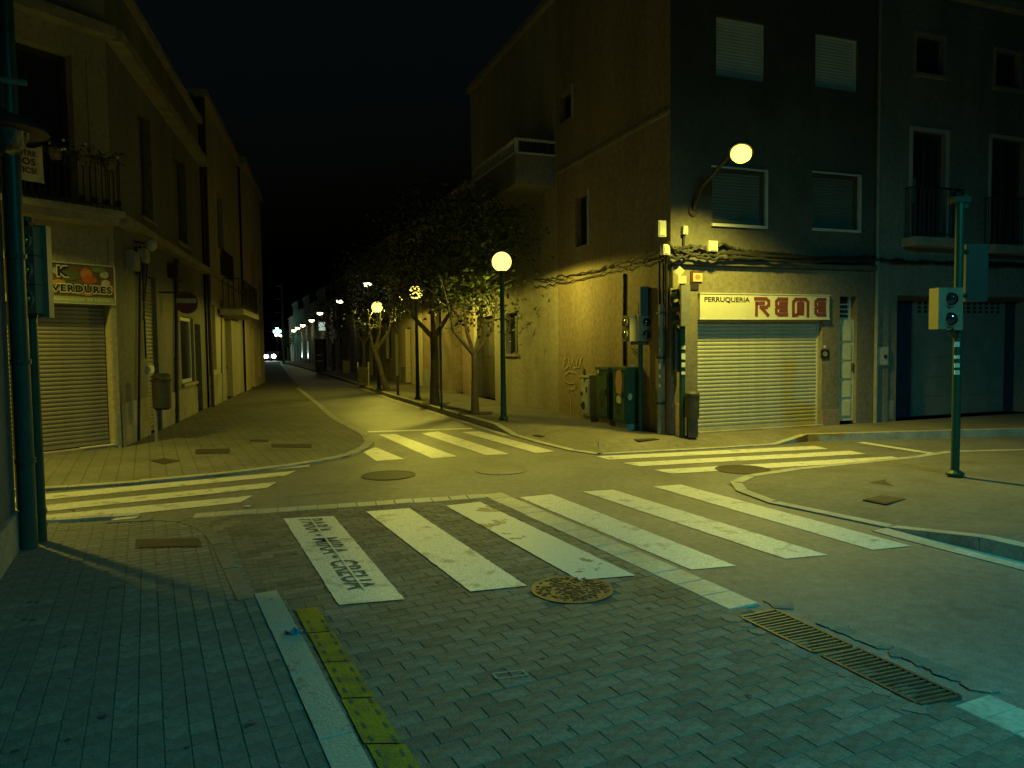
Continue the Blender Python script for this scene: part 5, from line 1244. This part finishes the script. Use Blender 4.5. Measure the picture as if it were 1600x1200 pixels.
# green pharmacy cross
c = AT(433, 518, 96); t = thing('pharmacy_cross', 'glowing green cross sign on the left side at the far end of the street', 'sign', c)
part(t, 'cross', MB().box(c, .95, .15, .34).box(c, .34, .152, .95), cross_m); part(t, 'bracket', MB().box(c+V((-1.0, 0, 0)), 1.1, .08, .08), iron)
l = bpy.data.lights.new('cross_glow', 'POINT'); l.energy = 25; l.color = (.1, 1, .6); l.shadow_soft_size = .4; lo = bpy.data.objects.new('cross_glow', l); COL.objects.link(lo); lo.parent = t; lo.location = (0, -.5, 0)
for (x, y), lb_ in zip(((431.5, 523.5), (438, 524.5)), ('tiny yellow lamp just below the green cross', 'tiny yellow lamp right of and below the green cross')):
    c = AT(x, y, 110); t = thing('distant_lamp', lb_, 'street lamp', c); part(t, 'lens', MB().ball(c, .22, 10, 6), led_m); part(t, 'hood', MB().lathe(c+V((0, 0, .2)), [(.28, 0), (.1, .12)], 10), iron); part(t, 'pole', MB().tube([V((c.x, c.y+.4, 0)), V((c.x, c.y+.4, c.z+.3)), c+V((0, 0, .3))], .06, 6), iron)
# approaching car with headlights
Yc = 104; cc = AT(422, 556, Yc); g0 = V((cc.x, cc.y, 0))
t = thing('oncoming_car', 'car coming up the far street with dazzling white headlights', 'car', g0)
def cb(x, y, z, sx, sy, sz): return g0+V((x, y, z)), sx, sy, sz
pr = [(-.1, .35), (0, .75), (1.0, .9), (1.6, 1.42), (3.0, 1.42), (3.9, .95), (4.2, .8), (4.2, .35)]
mb = MB(); mb.hexa([g0+V((-.86, y, z)) for y, z in pr], [g0+V((.86, y, z)) for y, z in pr]); part(t, 'body', mb, car_m)
part(t, 'windscreen', MB().quad(g0+V((-.7, 1.05, .95)), g0+V((.7, 1.05, .95)), g0+V((.62, 1.55, 1.39)), g0+V((-.62, 1.55, 1.39))), glass)
for sx in (-1, 1):
    part(t, 'headlight', MB().ball(g0+V((sx*.55, -.08, .68)), .27, 14, 8), head_m)
    for yy in (.8, 3.4):
        wv = part(t, 'wheel', MB().lathe(g0+V((sx*.74, yy, .31)), [(.31, -.09), (.31, .09)], 16, V((1, 0, 0))), rubber)
sl = spot('headlight_beam', t, g0+V((0, -.4, .75)), 120, (.9, 1, .95), 70, .5, .2, V((.06, -1, -.02)))

# ------------------------------------------------------------------ trees
def tree(px, py, label, limbs, crown, nleaf, lm, seed, trunk_r=.10, h=2.6, lean=V((0, 0, 0)), Y=None):
    random.seed(seed); b = G(px, py, ZK) if Y is None else V((*AT(px, 540, Y).xy, ZK))
    t = thing('street_tree', label, 'tree', b, 'trees along the right pavement of the far street')
    top = b+V((0, 0, h))+lean
    pts = [b, b.lerp(top, .3)+V((random.uniform(-.04, .04), 0, 0)), b.lerp(top, .65)+V((random.uniform(-.05, .05), 0, 0)), top]
    part(t, 'trunk', MB().tube(pts, [trunk_r*1.25, trunk_r, trunk_r*.92, trunk_r*.85], 12), bark, smooth=True)
    part(t, 'planting_pit', MB().box(b+V((0, 0, .003)), .8, .8, .012), soil)
    ends = []
    for dv in limbs:
        dv = V(dv); e = top+dv; m1 = top.lerp(e, .5)+V((dv.x*.25, dv.y*.25, -.12))
        o = part(t, 'branch', MB().tube([top-V((0, 0, .08)), m1, e], [trunk_r*.62, trunk_r*.45, trunk_r*.22], 8), bark, smooth=True); ends.append(e)
        tw = MB()
        for k in range(5):
            s_ = m1.lerp(e, random.random()); q_ = s_+V((random.gauss(0, .5), random.gauss(0, .5), random.uniform(.0, .8))); tw.tube([s_, s_.lerp(q_, .5)+V((0, 0, .06)), q_], [.022, .015, .007], 5, False); ends.append(q_)
        part(t, 'twigs', tw, bark, sub=o)['kind'] = 'stuff'
    cx, cy, cz, rx, ry, rz = crown; cen = b+V((cx, cy, cz)); cl = []
    for i in range(int(nleaf/38)):
        while True:
            v = V((random.uniform(-1, 1), random.uniform(-1, 1), random.uniform(-1, 1)))
            if .2 < v.length < 1: break
        cl.append((cen+V((v.x*rx, v.y*ry, v.z*rz)), random.uniform(.18, .42)))
    for e in ends: cl.append((e, .3))
    mb = MB(); lamps = [o.location+V((0, 0, 3.3)) for o in bpy.data.objects if o.name.startswith('globe_lamp')]
    for c, r in cl:
        for k in range(random.randint(24, 48)):
            p = c+V((random.gauss(0, r), random.gauss(0, r), random.gauss(0, r*.8))); a = V((random.gauss(0, 1), random.gauss(0, 1), random.gauss(-.3, .7))).normalized(); q_ = a.orthogonal().normalized(); q_ = (q_*math.cos(k)+a.cross(q_)*math.sin(k)); s_ = random.uniform(.035, .08)
            nrm = a.cross(q_)*s_*.25
            if any((p-L_).length < .85 for L_ in lamps) or (p.z < 3.3 and any((p-L_).xy.length < .6 for L_ in lamps)): continue
            n = len(mb.v); mb.v += [p-a*s_, p-q_*s_*.55+nrm, p+a*s_, p+q_*s_*.55+nrm, p]; mb.f += [(n, n+1, n+4), (n+1, n+2, n+4), (n+2, n+3, n+4), (n+3, n, n+4)]
    o = raw_part(t, 'crown', mb, lm)
    return t
tree(742.5, 646, 'nearest street tree, forked trunk lit pale, next to the largest globe lamp', [(-.25, .1, 1.3), (.55, 0, 1.25), (-.6, -.3, 1.2), (.2, .5, 1.4)], (.05, .2, 4.15, 1.15, 1.2, 1.0), 2900, leaf_a, 11, .085, 1.45)
tree(679.5, 631, 'middle street tree with the thickest dark trunk and crown', [(-.75, 0, 1.3), (.6, .1, 1.5), (.0, -.4, 1.7), (-.1, .7, 1.5)], (.1, .2, 4.9, 1.55, 1.4, 1.35), 4200, leaf_b, 12, .12, 1.9)
tree(605, 610, 'third street tree, slim and leaning left, by the smallest globe lamp', [(-.2, 0, 1.5), (.75, 0, 1.6), (.2, .5, 1.6)], (.1, .2, 4.4, 1.45, 1.4, 1.25), 3400, leaf_a, 13, .10, 1.5, V((-.45, 0, 0)))
tree(568, 600, 'fourth street tree, dark crown hiding the house fronts beyond the third', [(-.4, 0, 1.5), (.6, 0, 1.6), (.1, .5, 1.7)], (0, .2, 4.4, 1.6, 1.5, 1.5), 4200, leaf_b, 14, .10, 1.8, Y=36)
tree(520, 580, 'fifth street tree, far and nearly black against the dark houses', [(-.4, 0, 1.3), (.5, 0, 1.4)], (0, .2, 3.9, 1.4, 1.4, 1.2), 2200, leaf_b, 15, .09, 1.8, Y=52)
tree(450, 560, 'farthest tree, low crown tinted green by the glowing cross', [(-.4, 0, 1.0), (.5, 0, 1.1)], (0, 0, 3.4, 1.8, 1.6, 1.2), 1400, leaf_b, 16, .12, 1.6, Y=100)
